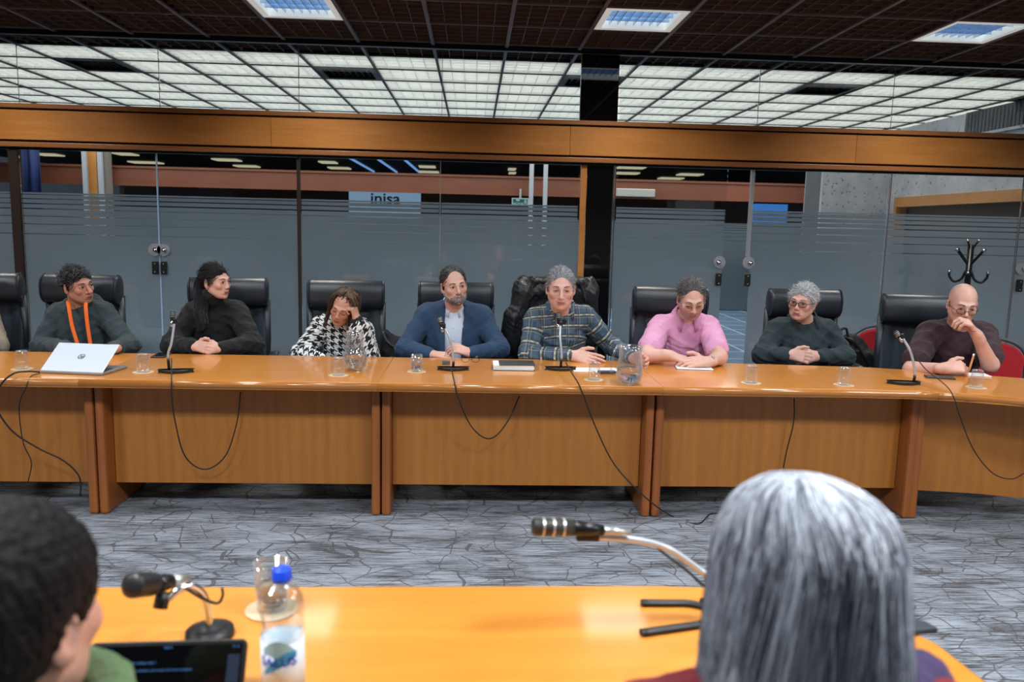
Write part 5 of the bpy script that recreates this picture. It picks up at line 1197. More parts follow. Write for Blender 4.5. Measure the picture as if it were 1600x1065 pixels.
def p3fn(b, h, D):
    P = [h.ell((0, .022, .036), (.076, .092, .082)), h.ell((0, .05, -.05), (.082, .06, .09), .03), h.ell((0, -.115, -.045), (.060, .085, .118), .006, -1)]
    hairmesh(b, h, P, 'hair_brown', .0035, lumps(.003, .03, 7, (2, 2, .5)))
    cb = pal((46, 34, 30), (66, 50, 42), (92, 74, 60), (128, 106, 86), (104, 84, 68))
    def longp(i, rg):
        a0 = rg.uniform(-math.pi*.97, math.pi*.97); st = rg.uniform(.0, .62) if abs(a0) > 2.2 else rg.uniform(.05, .9); L = rg.uniform(.8, 1.05); q = []; wig = rg.uniform(0, 6.28); amp = rg.uniform(.003, .008); dr = rg.uniform(.99, 1.14)
        for k in range(12):
            t = st+(1.98*L-st)*k/11; a = a0
            if abs(a0) > 2.2: w_ = min(1, max(0, (t-st)/max(.12, .85-st))); a = math.copysign(abs(a0)+(2.12-abs(a0))*w_, a0)
            sa, ca = math.sin(a), math.cos(a)
            if t < 1.45: x, y, z = .083*sa*math.sin(t), .014+.103*ca*math.sin(t), .036+.092*math.cos(t)
            else: e = t-1.45; x = .083*sa*(1+e*.25); y = .014+.103*ca*(1-e*.1); z = .036+.092*math.cos(1.45)-e*.37
            if ca < 0: y = max(y, -.062)
            q.append(h(x*dr+amp*math.sin(wig+t*5), y*dr+amp*math.cos(wig*1.7+t*5), z))
        return q
    strands(b, 'hair_strands', cb, longp, 2400, .0014, 33, M['strand'])
    MB().tube([V(x, y, Y=4.86) for x, y in ((527, 497.5), (532, 499), (537, 498))], .002, 6).build('neck_tag', M['steel'], b)
    WBc, EBc = D['WB'], D['EB']; d = nz(WBc-EBc)
    v, f = poly([cap(WBc-d*.085, WBc-d*.012, .047, .042, .01)], .006, folds(.004, .05, 3)); npmesh('cuff', v, f, M['blackknit'], b, )
    nb, lat, fwd, up = D['nb'], D['lat'], D['fwd'], D['up']
    pts = [nb+lat*.075*math.cos(a)-fwd*.072*math.sin(a)+up*(.005+.022*math.sin(a)) for a in np.linspace(0, 2*math.pi, 17)]
    v, f = poly([cap(a, c, .022, None, .01) for a, c in zip(pts[:-1], pts[1:])], .006); npmesh('neckband', v, f, M['blackknit'], b)
person(dict(seed=3, label='person in a black and white houndstooth sweater leaning the head on one hand', head=(537, 479, 4.90), yaw=-14, pitch=20, roll=20, hs=.92, hp=(.88, .95, .95, .9), tone='tan', closed=.8, brow=(52, 40, 36), browth=.0024, lips=(156, 84, 84), nk=.85,
    SA=(503, 512, 5.08), SB=(566, 516, 5.08), EA=(471, 553, 4.95), EB=(577, 560, 4.86), WA=(508, 568, 4.78), WB=(558, 500, 4.84),
    hA=((.9, -.2, -.1), (0, 0, -1), (20, 30, 20)), hB=((-.25, -.05, .95), (-.9, .4, -.1), (75, 80, 50)), hAk=dict(s=.9), hBk=dict(s=.88), cutB=.8, gname='sweater', gmat='hound', fold=.008, fn=p3fn, infl=.02, ar=1.2, lean=.02))
def p4fn(b, h, D):
    P = capprims(h, .006, (0, -.085, -.01), (.064, .085, .118), .02); P += [h.ell((0, -.05, .125), (.04, .085, .045), .02, -1)]
    hairmesh(b, h, capprims(h, .001, (0, -.085, -.01), (.066, .088, .116), .02), 'hair_mixed', .0035)
    ck = pal((44, 40, 42), (66, 62, 64), (100, 98, 100))
    scalp(b, h, 1300, .026, ck, 4, (0, 1, -.3), .35, .2, .1, th=.002, face=(0, -.085, -.01), fr=(.064, .086, .118), soft=.15)
    B = [h.ell((0, -.046, -.078), (.054, .054, .046)), h.cap((-.068, .0, -.02), (-.05, -.035, -.08), .009, .018, .02), h.cap((.068, .0, -.02), (.05, -.035, -.08), .009, .018, .02), h.ell((0, -.086, -.055), (.028, .017, .012), .012),
         h.ell((0, -.108, -.066), (.0175, .016, .0055), .003, -1), h.box((0, -.05, .012), (.1, .1, .052), .01, -1), h.ell((-.046, -.085, -.036), (.022, .03, .022), .01, -1), h.ell((.046, -.085, -.036), (.022, .03, .022), .01, -1)]
    hairmesh(b, h, B, 'beard', .003, lumps(.0018, .014, 5), 'beard')
    # lapels
    mid, lat, fwd, up, nb = D['mid'], D['lat'], D['fwd'], D['up'], D['nb']
    for s in (-1, 1):
        O = lambda u, v_, w_: mid+lat*u*s+up*v_+fwd*w_
        L = [(.062, .062, -.005), (.058, .02, .085), (.055, -.08, .135), (.052, -.20, .165), (.054, -.30, .178)]; Rr_ = [(.088, .055, -.01), (.105, .01, .075), (.122, -.07, .118), (.092, -.19, .152), (.062, -.29, .172)]
        vs = [O(*a) for a in L]+[O(*a) for a in Rr_]; o = MB().add(vs, [(i, i+1, 6+i, 5+i) for i in range(4)]).build('lapel', M['blazer'], b, True)
        o.modifiers.new('s', 'SOLIDIFY').thickness = .008
    P = torso(D['SA'], D['SB'], D['Q'], 1.0, 1.0, .012); P = [p for p in P]; v, f = poly(P+[boxp(mid-up*.2+fwd*.1, (.09, .12, .30), D['R'], .01, .01, 0)], .007, folds(.003, .1, 8)); npmesh('shirt', v, f, M['shirtw'], b)
    collar_strip(b, D, 'shirtw', .066, h0=.038, openf=.3)
    for i in range(5): MB().lathe([(0, 0), (.0055, 0), (.005, .002), (0, .002)], 10, mid-up*(.03+.075*i)+fwd*(.128+.01*i), D['R']@rotx(R_(90))).build('button', M['paper'], b)
def p4x(h, mid, lat, fwd, up, R, nb): return [boxp(mid-up*.12+fwd*.17, (.052, .12, .24), R, .006, .012, -1)]
person(dict(seed=4, label='bearded person in a blue blazer over a pale shirt with hands together', head=(709, 445, 5.02), yaw=17, pitch=5, roll=-7, hs=1.0, hp=(1.05, 1.05, 1.05, 1), tone='pale', red=1.3, gx=.2, brow=(60, 54, 52),
    SA=(665, 495, 5.14), SB=(754, 498, 5.14), EA=(632, 545, 5.0), EB=(781, 545, 5.0), WA=(672, 553, 4.86), WB=(735, 552, 4.86), extra=p4x,
    hA=((.95, -.15, -.05), (0, .3, -.9), (25, 35, 25)), hB=((-.85, -.1, .35), (-.2, .6, -.7), (30, 45, 25)), gname='blazer', gmat='blazer', fold=.006, infl=.03, fn=p4fn, ar=1.12, belly=1.1))
def p5fn(b, h, D):
    P = capprims(h, .010, (0, -.098, -.032), (.066, .074, .102), .01)
    hairmesh(b, h, capprims(h, .003, (0, -.098, -.024), (.068, .074, .108), .01), 'hair_grey', .0035)
    scalp(b, h, 1600, .030, pal((96, 98, 102), (136, 138, 142), (172, 174, 180), (200, 202, 208)), 5, (.15, .9, .15), .28, .2, .12, face=(0, -.098, -.024), fr=(.068, .074, .106))
    set_guv(collar_strip(b, D, 'plaid', .072, h0=.04, spread=.028, openf=.5))
    mid, fwd, up = D['mid'], D['fwd'], D['up']
    v, f = poly([cap(D['nb'], D['nb']-up*.03+fwd*.05, .062, .058, .02)], .006); npmesh('undershirt', v, f, M['navytee'], b)
    for s in (-1, 1):
        O = lambda u, v_, w_: mid+D['lat']*u+up*v_+fwd*w_
    pk = MB().box(mid+D['lat']*.085-up*.13+fwd*.142, (.10, .006, .11), D['R']).build('pocket', M['plaid'], b, bevel=.002); set_guv(pk)
    d = nz(D['EA']-D['WA']); MB().tube([D['WA']+d*.002, D['WA']+d*.022], .029, 16).build('watch_strap', M['blackplastic'], b)
person(dict(seed=5, label='person in a blue plaid shirt speaking into the microphone', head=(876, 449, 4.80), yaw=-3, pitch=9, roll=0, hs=1.07, hp=(1.05, 1.1, 1.08, 1.1), tone='pale', red=1.3, closed=.55, brow=(84, 74, 70), nk=1.05,
    SA=(835, 500, 4.95), SB=(915, 496, 4.98), EA=(826, 554, 4.84), EB=(957, 540, 5.0), WA=(893, 557, 4.72), WB=(988, 566, 4.66),
    hA=((.9, -.35, -.08), (.1, .75, -.55), (8, 14, 10)), hB=((.5, -.7, -.1), (-.7, -.3, 0), (20, 30, 20)), hAk=dict(s=1.12, thumb=(-.2, 0)), hBk=dict(s=1.05), gname='shirt', gmat='plaid', fold=.008, infl=.02, fn=p5fn, ar=1.12, g=1.05, hipY=5.15))
def p6fn(b, h, D):
    P = capprims(h, .006, (0, -.09, -.018), (.062, .082, .112), .02)
    hairmesh(b, h, capprims(h, .001, (0, -.09, -.018), (.064, .084, .112), .02), 'hair_mixed', .0035)
    scalp(b, h, 1500, .034, pal((70, 68, 68), (104, 102, 102), (140, 138, 138)), 6, (.2, .9, .1), .4, .25, .1, th=.002, face=(0, -.09, -.018), fr=(.062, .082, .112))
    specs(b, h, M['steel'], thick=.0013)
    collar_strip(b, D, 'pink', .07, h0=.04, spread=.026, openf=.4)
    mid, fwd, up = D['mid'], D['fwd'], D['up']
    for i in range(5): MB().lathe([(0, 0), (.006, 0), (.005, .002), (0, .002)], 10, mid-up*(.04+.075*i)+fwd*(.137+.012*i), D['R']@rotx(R_(90))).build('button', M['paper'], b)
    d = nz(D['EB']-D['WB']); w_ = MB().tube([D['WB']+d*.012, D['WB']+d*.034], .0285, 18).build('watch_strap', M['blackplastic'], b)
    MB().lathe([(0, 0), (.017, 0), (.016, .008), (0, .009)], 16, D['WB']+d*.022+np.array([.012, -.018, .02]), rotx(R_(40))@roty(R_(30))).build('watch_case', M['steel'], w_)
person(dict(seed=6, label='person in a pink short-sleeved shirt and glasses looking down at a notebook', head=(1080, 465, 4.86), yaw=-2, pitch=28, roll=-3, hs=1.03, hp=(1.08, 1, 1.08, 1), tone='pale', stub=.55, closed=.8, brow=(90, 80, 76),
    SA=(1030, 512, 5.02), SB=(1108, 512, 5.02), EA=(1010, 557, 4.66), EB=(1124, 559, 4.64), WA=(1047, 555, 4.60), WB=(1107, 565, 4.54), cutA=0, cutB=0,
    hA=((.86, -.22, -.22), (-.15, .35, -.9), (28, 42, 30)), hB=((-.95, -.05, .0), (-.05, .55, -.8), (14, 22, 16)), hAk=dict(s=1.08), hBk=dict(s=1.08, thumb=(-.35, .1)), gname='shirt', gmat='pink', fold=.010, infl=.02, fn=p6fn, ar=1.12, g=1.05, fr=1.1, belly=1.15, slv=.72, hipY=5.2))
def p7fn(b, h, D):
    P = capprims(h, .013, (0, -.1, -.036), (.070, .072, .096), .02)
    hairmesh(b, h, capprims(h, .006, (0, -.1, -.036), (.070, .072, .096), .02), 'hair_white', .0035, lumps(.003, .024, 2))
    scalp(b, h, 1700, .030, pal((150, 154, 158), (184, 188, 192), (214, 218, 222), (232, 234, 238)), 7, (-.3, .8, .2), .4, .3, .15, th=.009, face=(0, -.1, -.036), fr=(.070, .072, .095), curl=.22)
    specs(b, h, M['blackplastic'], thick=.002, w_=.024, hh=.0145)
    collar_strip(b, D, 'green7', .074, h0=.04, spread=.03, openf=.5)
    mid, fwd, up = D['mid'], D['fwd'], D['up']
    v, f = poly([cap(D['nb'], D['nb']-up*.05+fwd*.065, .058, .05, .02)], .006); npmesh('undershirt', v, f, M['olive'], b)
    MB().tube([mid-up*.02+fwd*.125, mid-up*.09+fwd*.142], .003, 6).build('zip', M['greyframe'], b)
person(dict(seed=7, label='person with silver hair and dark glasses in a dark green sweater, hands clasped', head=(1254, 471, 5.05), yaw=-40, pitch=4, roll=5, hs=1.0, hp=(1.08, .95, 1.08, .95), tone='pale', red=1.2, gx=.3, brow=(120, 112, 108), lips=(170, 100, 94), closed=.2,
    SA=(1214, 515, 5.16), SB=(1294, 517, 5.16), EA=(1190, 553, 5.05), EB=(1321, 557, 5.05), WA=(1232, 554, 4.93), WB=(1277, 556, 4.93),
    hA=((.88, -.38, -.05), (.2, .9, -.3), (35, 42, 25)), hB=((-.88, -.2, -.06), (-.2, .9, -.25), (35, 42, 25)), hAk=dict(s=1.05, thumb=(-.2, .1)), hBk=dict(s=1.05), gname='sweater', gmat='green7', fold=.010, infl=.018, fn=p7fn, ar=1.14, g=1.1, belly=1.2))
def p8fn(b, h, D):
    specs(b, h, M['blackmetal'], thick=.0013, w_=.022, hh=.014, z0=-.012, y0=-.109)
    nb, lat, fwd, up = D['nb'], D['lat'], D['fwd'], D['up']
    pts = [nb+lat*.072*math.cos(a)-fwd*.072*math.sin(a)+up*(-.002+.024*math.sin(a)) for a in np.linspace(0, 2*math.pi, 17)]
    v, f = poly([cap(a, c, .013, None, .01) for a, c in zip(pts[:-1], pts[1:])], .005); npmesh('neckband', v, f, M['burg'], b)
PEN = {}
person(dict(seed=8, label='bald person in a burgundy sweater with glasses holding a hand to the nose', head=(1504, 474, 4.62), yaw=-16, pitch=18, roll=3, hs=1.0, hp=(1.02, 1, 1.05, 1), tone='pale', scalp=.45, stub=.15, brow=(80, 66, 62), closed=.35, nk=1.05, red=.8,
    SA=(1452, 521, 4.80), SB=(1538, 524, 4.80), EA=(1424, 577, 4.62), EB=(1546, 578, 4.52), WA=(1476, 575, 4.42), WB=(1527, 524, 4.44), cutA=.28, cutB=.14,
    hA=((.85, -.15, .12), (.1, .7, -.7), (48, 62, 40)), hB=((-.5, -.05, .62), (-.75, .35, -.4), (40, 55, 35)), hAk=dict(s=1.12, thumb=(.0, .2)), hBk=dict(s=1.12), gname='sweater', gmat='burg', fold=.009, infl=.018, fn=p8fn, ar=1.2, g=1.08, fr=1.12, hipY=4.95))
pw = V(1516, 572, Y=4.37); pt_ = V(1521, 556, Y=4.40)
pen = MB().tube([pw-(pt_-pw)*.5, pt_], .006, 8).build('pen', M['orange'], smooth=True, loc=tuple(pw)); pen.data.materials[0] = simple('pen_wood', srgb(196, 130, 84), .5)
MB().tube([pt_, pt_+nz(pt_-pw)*.012], .006, 8).build('pen_cap', M['steel'], pen); tag(pen, 'tan pen held upright by the bald man', 'pen')
# ninth person, only a sleeve and shoulder in view at the left edge
def p9fn(b, h, D): hairmesh(b, h, capprims(h, .01), 'hair_dark', .006)
person(dict(seed=9, label='person in a beige jacket cut off by the left edge of the photo', head=(-52, 446, 5.02), yaw=10, pitch=5, roll=0, vox=.006, SA=(-92, 495, 5.12), SB=(-20, 495, 5.12), EA=(-118, 540, 5.0), EB=(-4, 540, 4.98), WA=(-66, 552, 4.8), WB=(-40, 552, 4.8),
    hA=((.8, -.3, -.1), (0, 0, -1), (20, 20, 15)), hB=((-.8, -.3, -.1), (0, 0, -1), (20, 20, 15)), gname='jacket', gmat='beige', fn=p9fn, ar=1.15, gvox=.01))
# ------------------------------------------------------------------ jacket over the chair, bags
def jacket():
    Y = 5.40; c = V(868, 446, Y=Y); x0 = c[0]; P = []
    P += [boxp((x0, Y-.01, .93), (.235, .035, .25), None, .04, .05), cap((x0-.22, Y-.03, 1.13), (x0+.22, Y-.03, 1.13), .075, .07, .05),
          cap((x0-.22, Y-.06, 1.10), (x0-.33, Y-.06, .70), .07, .075, .06), cap((x0+.22, Y-.05, 1.10), (x0+.27, Y-.04, .8), .065, .05, .06), cap((x0-.29, Y-.1, .95), (x0-.31, Y-.08, .6), .06, .055, .04)]
    v, f = poly(P, .008, lambda p: folds(.022, .22, 3, (1.6, 1, .6))(p)+folds(.008, .07, 6)(p)); o = npmesh('jacket', v, f, M['jacket'], loc=(x0, Y, .8)); tag(o, 'black jacket draped over the chair of the speaking man', 'jacket')
    v, f = poly([cap((x0-.15, Y-.09, 1.19), (x0+.16, Y-.09, 1.19), .022, .02, .01), cap((x0-.15, Y-.09, 1.19), (x0-.20, Y-.10, 1.05), .02, .015, .02), cap((x0+.16, Y-.09, 1.19), (x0+.2, Y-.1, 1.06), .02, .014, .02)], .007, folds(.006, .06, 4)); npmesh('collar', v, f, M['jacket'], o)
jacket()
def bag(name, label, cat, px, py, Y, prims, mat='blackcloth', seed=1):
    c = V(px, py, Y=Y); v, f = poly([q for q in prims(c)], .008, folds(.012, .12, seed)); o = npmesh(name, v, f, M[mat], loc=tuple(c)); tag(o, label, cat); return o, c
o, c = bag('shoulder_bag', 'black soft bag hanging between the houndstooth sweater and the blue blazer', 'bag', 612, 545, 5.25,
    lambda c: [ell(c+[.02, 0, -.06], (.11, .06, .13)), cap(c+[-.04, 0, .11], c+[.03, 0, .0], .025, .06, .05), cap(c+[.08, 0, .05], c+[.05, 0, -.05], .04, .06, .04), boxp(c+[.03, .02, -.25], (.10, .05, .12), None, .03, .04)], seed=2)
MB().tube(bez([c+[-.05, -.03, .12], c+[-.02, -.06, .06], c+[.06, -.07, .0], c+[.12, -.05, -.08]], 5), .009, 6, flat=(.3, 1.3)).build('strap', M['blackplastic'], o, True)
o, c = bag('backpack', 'black backpack standing behind the grey-haired man, beside the red chair', 'bag', 1330, 560, 5.45,
    lambda c: [boxp(c+[.0, 0, -.18], (.13, .08, .2), None, .05, .04), ell(c+[-.02, .0, .06], (.13, .08, .12), None, .06), ell(c+[.06, -.07, -.18], (.1, .05, .1), None, .03)], seed=5)
MB().tube(bez([c+[-.09, -.06, .16], c+[-.04, -.10, .14], c+[.04, -.12, .02], c+[.13, -.10, -.12]], 6), .018, 6, flat=(.3, 1.3)).build('strap', M['blackplastic'], o, True)
MB().tube(bez([c+[-.10, -.05, .14], c+[-.12, -.05, .2], c+[-.08, -.05, .22], c+[-.06, -.05, .15]], 6), .009, 6).build('grab_loop', M['blackplastic'], o, True)
# ------------------------------------------------------------------ foreground people
def fg_body(label, hc, yaw, pitch, roll, hs, garm, hair, tone='pale', scarf=None, sh=.20, hvox=.004, drop=(.19, .05, .03)):
    hc = np.array(hc); h = Fr(hc, rotz(R_(yaw))@rotx(R_(pitch))@roty(R_(roll)), hs)
    nb = hc+np.array([0, -.03, -drop[0]]); mid = nb-[0, .0, drop[1]]; SA, SB = mid+[-sh, 0, -drop[2]], mid+[sh, 0, -drop[2]]; Q = np.array([mid[0], mid[1]-.05, .56])
    EA, EB = SA+[-.06, .14, -.24], SB+[.06, .14, -.24]; WA, WB = np.array([EA[0]+.1, 1.0, TZ+.045]), np.array([EB[0]-.1, 1.0, TZ+.045])
    P = head_prims(h)+[cap(h(0, .028, -.07), nb, .052, .06, .03), cap(nb, Q, .08, .09, .04)]
    for s_, e_, w_ in ((SA, EA, WA), (SB, EB, WB)): P += [cap(nb, s_, .05, .045, .03), cap(s_, e_, .045, .04, .02), cap(e_, w_, .04, .026, .02)]
    P += hand_prims(WA, (.3, .9, -.1), (0, 0, -1), -1, (15, 20, 15)); P += hand_prims(WB, (-.3, .9, -.1), (0, 0, -1), 1, (15, 20, 15))
    T = []
    for s_ in (-1, 1):
        hip = Q+[s_*.09, 0, -.02]; kn = np.array([hip[0]+s_*.04, hip[1]+.42, .52]); ft = kn+[0, .0, -.43]; P += [cap(hip, kn, .06, .045, .03), cap(kn, ft, .042, .03, .02), cap(ft, ft+[0, .12, -.04], .03, .03, .02)]
        T += [cap(hip, kn, .09, .068, .05), cap(kn, ft+[0, 0, .02], .06, .05, .03)]
    v, f = poly(P, hvox); b = npmesh('person', v, f, M['skin'], loc=(Q[0], Q[1], 0), attrs={'tint': ('FLOAT_COLOR', skin_col(v, h, TONES[tone]))}); tag(b, label, 'person')
    v, f = poly(T, .012); npmesh('trousers', v, f, M['trouser'], b)
    lat = np.array([1., 0, 0]); G = torso(SA, SB, Q, 1.0, 1.0, .015)
    for s_, e_, w_ in ((SA, EA, WA), (SB, EB, WB)): G += [cap(s_, e_, .064, .055, .025), cap(e_, e_+(w_-e_)*.92, .056, .04, .03)]
    v, f = poly(G, .008, folds(.008, .12, 4)); npmesh('sweater', v, f, M[garm], b)
    return b, h, nb
# dark-haired person, left, seen from behind
hcL = V(12, 962, Y=.86)
b, h, nb = fg_body('dark-haired person in a sage green high-necked knit, blurred at the bottom left', hcL, 168, 6, 0, 1.04, 'greenwool', None, 'mid')
P = capprims(h, .016, (0, -.098, -.036), (.074, .066, .102), .02); hairmesh(b, h, P, 'hair_dark', .004, lumps(.003, .03, 2, (2, 2, 1)))
def pathL(i, rg):
    u = rg.normal(size=3); u /= np.linalg.norm(u); u[2] = abs(u[2])*1.1-.25; u /= np.linalg.norm(u)
    if u[1] < -.5 and u[2] < .45: u[1] = abs(u[1])
    if abs(u[0]) > .8 and u[2] < .1 and u[1] < .35: u[1] = .6
    c = np.array([0, .018, .034]); R3 = np.array([.088, .106, .094]); q = []; d = np.array([0, -.25, -.8])+rg.normal(size=3)*.15
    for k in range(7):
        v_ = u+d*k*.075; v_ /= np.linalg.norm(v_); q.append(h(*(c+R3*v_*(1+.01*math.sin(k)))))
    return q
strands(b, 'hair_strands', pal((10, 8, 9), (16, 13, 14), (26, 21, 21), (44, 34, 30)), pathL, 2600, .0011, 5, M['strand_dark'])
pts = [nb+[.092*math.cos(a), .092*math.sin(a)+.02, .045] for a in np.linspace(0, 2*math.pi, 19)]
tl_ = np.array([.018, .01, .05]); v, f = poly([cap(a+k*.35*tl_, c+k*.35*tl_, .02, None, .02) for k in (0, 1, 2) for a, c in zip(pts[:-1], pts[1:])], .005, folds(.004, .05, 5)); npmesh('high_collar', v, f, M['greenwool'], b)
# grey-haired person, right, seen from behind
hcR = V(1250, 905, Y=.90)
b, h, nb = fg_body('grey-haired person with long straight hair seen from behind, blurred at the bottom right', hcR, 176, 6, 0, 1.0, 'red', None, 'pale', sh=.19, drop=(.16, .03, .01))
P = [h.ell((0, .018, .036), (.088, .106, .092)), h.ell((0, .035, -.05), (.100, .085, .12), .04), h.ell((0, .03, -.13), (.112, .075, .11), .05), h.ell((0, -.11, -.05), (.062, .08, .12), .01, -1)]
hairmesh(b, h, P, 'hair_grey', .005, lumps(.004, .04, 2, (2, 2, .4)))
def pathR(i, rg):
    a = rg.uniform(-math.pi*.70, math.pi*.70); lvl = rg.uniform(0, 1)**.7; part = .012
    sa, ca = math.sin(a), math.cos(a)          # a=0: straight back (+y in head space)
    st = rg.uniform(.02, .35) if rg.random() < .75 else rg.uniform(.3, 1.0); L = rg.uniform(.75, 1.08); q = []; wig = rg.uniform(0, 6.28); amp = rg.uniform(.001, .009); dr = rg.uniform(1.0, 1.09)
    for k in range(13):
        t = st+(2.15*L-st)*k/12                # 0..1.57 over the skull, then hanging
        if t < 1.45: x, y, z = .092*sa*math.sin(t), .016+.110*ca*math.sin(t)+.0, .036+.097*math.cos(t)
        else:
            e = (t-1.45); x = .092*sa*(1+e*.34)+.0; y = .016+.110*ca*(1-e*.22)*(1); z = .036+.097*math.cos(1.45)-e*.27
            if ca < 0: y = max(y, -.05)
        x = x*dr+part*(1-min(1, t)); y = y*dr; x += amp*math.sin(wig+t*3.2); y += amp*math.cos(wig*1.7+t*2.6); q.append(h(x, y, z))
    return q
gcol = [srgb(214, 220, 230), srgb(176, 182, 194), srgb(128, 132, 144), srgb(82, 84, 96), srgb(52, 52, 62)]
strands(b, 'hair_strands', lambda rg: np.array(gcol[rg.choice(5, p=[.24, .3, .24, .14, .08])][:3]), pathR, 5200, .0012, 9, M['strand'])
def pathF(i, rg):
    z0 = -.10-rg.uniform(0, .02); q = []; x0 = .1; s = 1   # left of picture = +x of the head (it faces away)
    for k in range(8): t = k/7; q.append(h(.095+.0*t+.045*t*t, .05*rg.random()*0+.03+.02*math.sin(i), z0-.05*t+.02*t*t*rg.uniform(.2, 1)))
    return q
strands(b, 'flicked_ends', lambda rg: np.array(gcol[rg.choice(4)][:3]), pathF, 220, .0012, 12, M['strand'])
v, f = poly([cap(V(1440, 1062, Y=.93), V(1470, 1110, Y=.95), .030, .04, .02), cap(V(1440, 1062, Y=.93), V(1390, 1110, Y=.85), .03, .05, .03)], .006, folds(.005, .06, 2)); npmesh('purple_scarf', v, f, M['purple'], b)
# ------------------------------------------------------------------ things on the near table
# tablet on a stand
tc = V(262, 1000, Y=1.30); tl0, tr0 = V(142, 1004, Y=1.30), V(388, 997, Y=1.30); u = nz(tr0-tl0); wd_ = float(np.linalg.norm(tr0-tl0))
dn_ = nz(np.array([0, -.45, -.9])); nrm = np.cross(u, dn_); nrm = nrm if nrm[1] < 0 else -nrm
hgt = (tc[2]-TZ-.004)/abs(dn_[2]); org = (tl0+tr0)/2+dn_*hgt/2; Rt = np.array([u, -dn_, -nrm*-1]).T
if np.linalg.det(Rt) < 0: Rt = np.array([u, -dn_, nrm*-1]).T
zf = 1 if (Rt@np.array([0, 0, 1.]))@nrm > 0 else -1
tbt = thing('tablet', 'black tablet with lines of text on its dark screen, bottom left', 'tablet', tuple(org))
def tl2(u0, u1, v0, v1, z, th, mat, name, par=tbt, bev=0): return MB().box(org+Rt@np.array([(u0+u1)/2, (v0+v1)/2, zf*z]), (u1-u0, v1-v0, th), Rt).build(name, mat, par, bevel=bev)
w2, h2 = wd_/2, hgt/2
sl = MB(); rr = .012; pl_ = [(sx*(w2-rr)+rr*math.cos(a+q), sy*(h2-rr)+rr*math.sin(a+q)) for sx, sy, q in ((1, 1, 0), (-1, 1, math.pi/2), (-1, -1, math.pi), (1, -1, 3*math.pi/2)) for a in np.linspace(0, math.pi/2, 6)]
sl.prism(pl_, -.004, .004, Rt, org).build('case', M['blackplastic'], tbt, bevel=.0015)
scn = tl2(-w2+.007, w2-.007, -h2+.007, h2-.007, .0042, .0006, M['screenblack'], 'screen')
tl2(-w2+.014, -w2+.036, -h2+.01, h2-.028, .0047, .0004, M['screengrey'], 'sidebar', scn); tl2(w2-.030, w2-.010, -h2+.01, h2-.024, .0047, .0004, M['screengrey'], 'side_column', scn)
Rm = Matrix(Rt.tolist()) if zf > 0 else Matrix((Rt@roty(math.pi)).tolist())
eul = Rm.to_euler()
def ttext(s, u_, v_, size, mat='screenblue'): return text_obj('screen_text', s, M[mat], scn, org+Rt@np.array([u_, v_, zf*.0049]), size, eul, .0001)
ttext('Reunion de trabajo sala 1', -w2+.084, h2-.034, .0062); ttext('Propuesta de horario, actividad y las tareas del turno completo', -w2+.105, h2-.046, .0056)
ttext('9:41  lun 3 jun', -w2+.026, h2-.013, .0055); ttext('100 %', .0, h2-.011, .006); ttext('71 %', w2-.018, h2-.012, .006)
MB().box(org+dn_*hgt*.1-nrm*.035, (.12, .002, hgt*.9), Rt@rotx(.5)).build('stand', M['blackplastic'], tbt)
# bottle
bp_ = V(438, 1040, Y=1.22); bx0, by0 = bp_[0], 1.24; ztop = V(440, 887, Y=1.24)[2]; cx_ = float(V(440, 900, Y=1.24)[0]); bh = ztop-TZ
bt = thing('water_bottle', 'clear plastic water bottle with blue cap and white label', 'bottle', (cx_, by0, TZ))
rb = .0345; prof = [(0, 0), (rb*.8, .0), (rb, .008), (rb, bh*.2), (rb*.94, bh*.22), (rb, bh*.24), (rb*1.0, bh*.54), (rb*.93, bh*.60), (rb*1.02, bh*.70), (rb*.9, bh*.80), (rb*.55, bh*.87), (.0135, bh*.90), (.0135, bh*.94), (0, bh*.94)]
pz = bez([(a, b_, 0) for a, b_ in prof], 4); MB().lathe([(max(0, q[0]), q[1]) for q in pz], 32, (cx_, by0, TZ+.001)).build('bottle_body', M['pet'], bt, True)
MB().lathe([(0, 0), (.0155, 0), (.0158, .006), (.015, .007), (.015, .019), (.013, .021), (0, .021)], 28, (cx_, by0, ztop-.021)).build('cap', M['bluecap'], bt, True)
MB().lathe([(rb+.0006, bh*.08), (rb+.0006, bh*.50), (rb+.0002, bh*.50), (rb+.0002, bh*.08)], 32, (cx_, by0, TZ), close=True).build('paper_label', M['labelwhite'], bt, True)
def wrap(pts2, z0, name, mat, rad):   # a polygon printed on the label facing the camera
    vs = []; n = len(pts2)
    for x, z in pts2: a = -math.pi/2+x/rad; vs.append((cx_+rad*math.cos(a), by0+rad*math.sin(a), TZ+z0+z))
    c = np.mean(np.array(pts2), 0); a = -math.pi/2+c[0]/rad; vs.append((cx_+rad*math.cos(a), by0+rad*math.sin(a), TZ+z0+c[1]))
    return MB().add(vs, [(i, (i+1) % n, n) for i in range(n)]).build(name, mat, bt, True)
tzc = float(V(440, 1035, Y=by0-rb)[2])-TZ
def patch(x0, x1, lo, hi, mat, rad, n=16):
    vs = []
    for i in range(n+1):
        t = i/n; x = x0+(x1-x0)*t; a_ = -math.pi/2+x/rb
        for z in (lo(t), hi(t)): vs.append((cx_+rad*math.cos(a_), by0+rad*math.sin(a_), TZ+tzc+z))
    return MB().add(vs, [(2*i, 2*i+2, 2*i+3, 2*i+1) for i in range(n)]).build('label_print', mat, bt, True)
patch(-.026, .026, lambda t: .008+.004*math.sin(t*9), lambda t: .020+.016*math.sin(math.pi*t), M['pale'], rb+.0011)
patch(-.024, .030, lambda t: -.024+.030*t, lambda t: -.018+.034*t+.012*math.sin(math.pi*t), M['labelblue'], rb+.0016)
tx = text_obj('label_text', 'SALUS', M['bluecap'], bt, (cx_, by0, 0), .021, (0, 0, 0), .0001, bold=True)
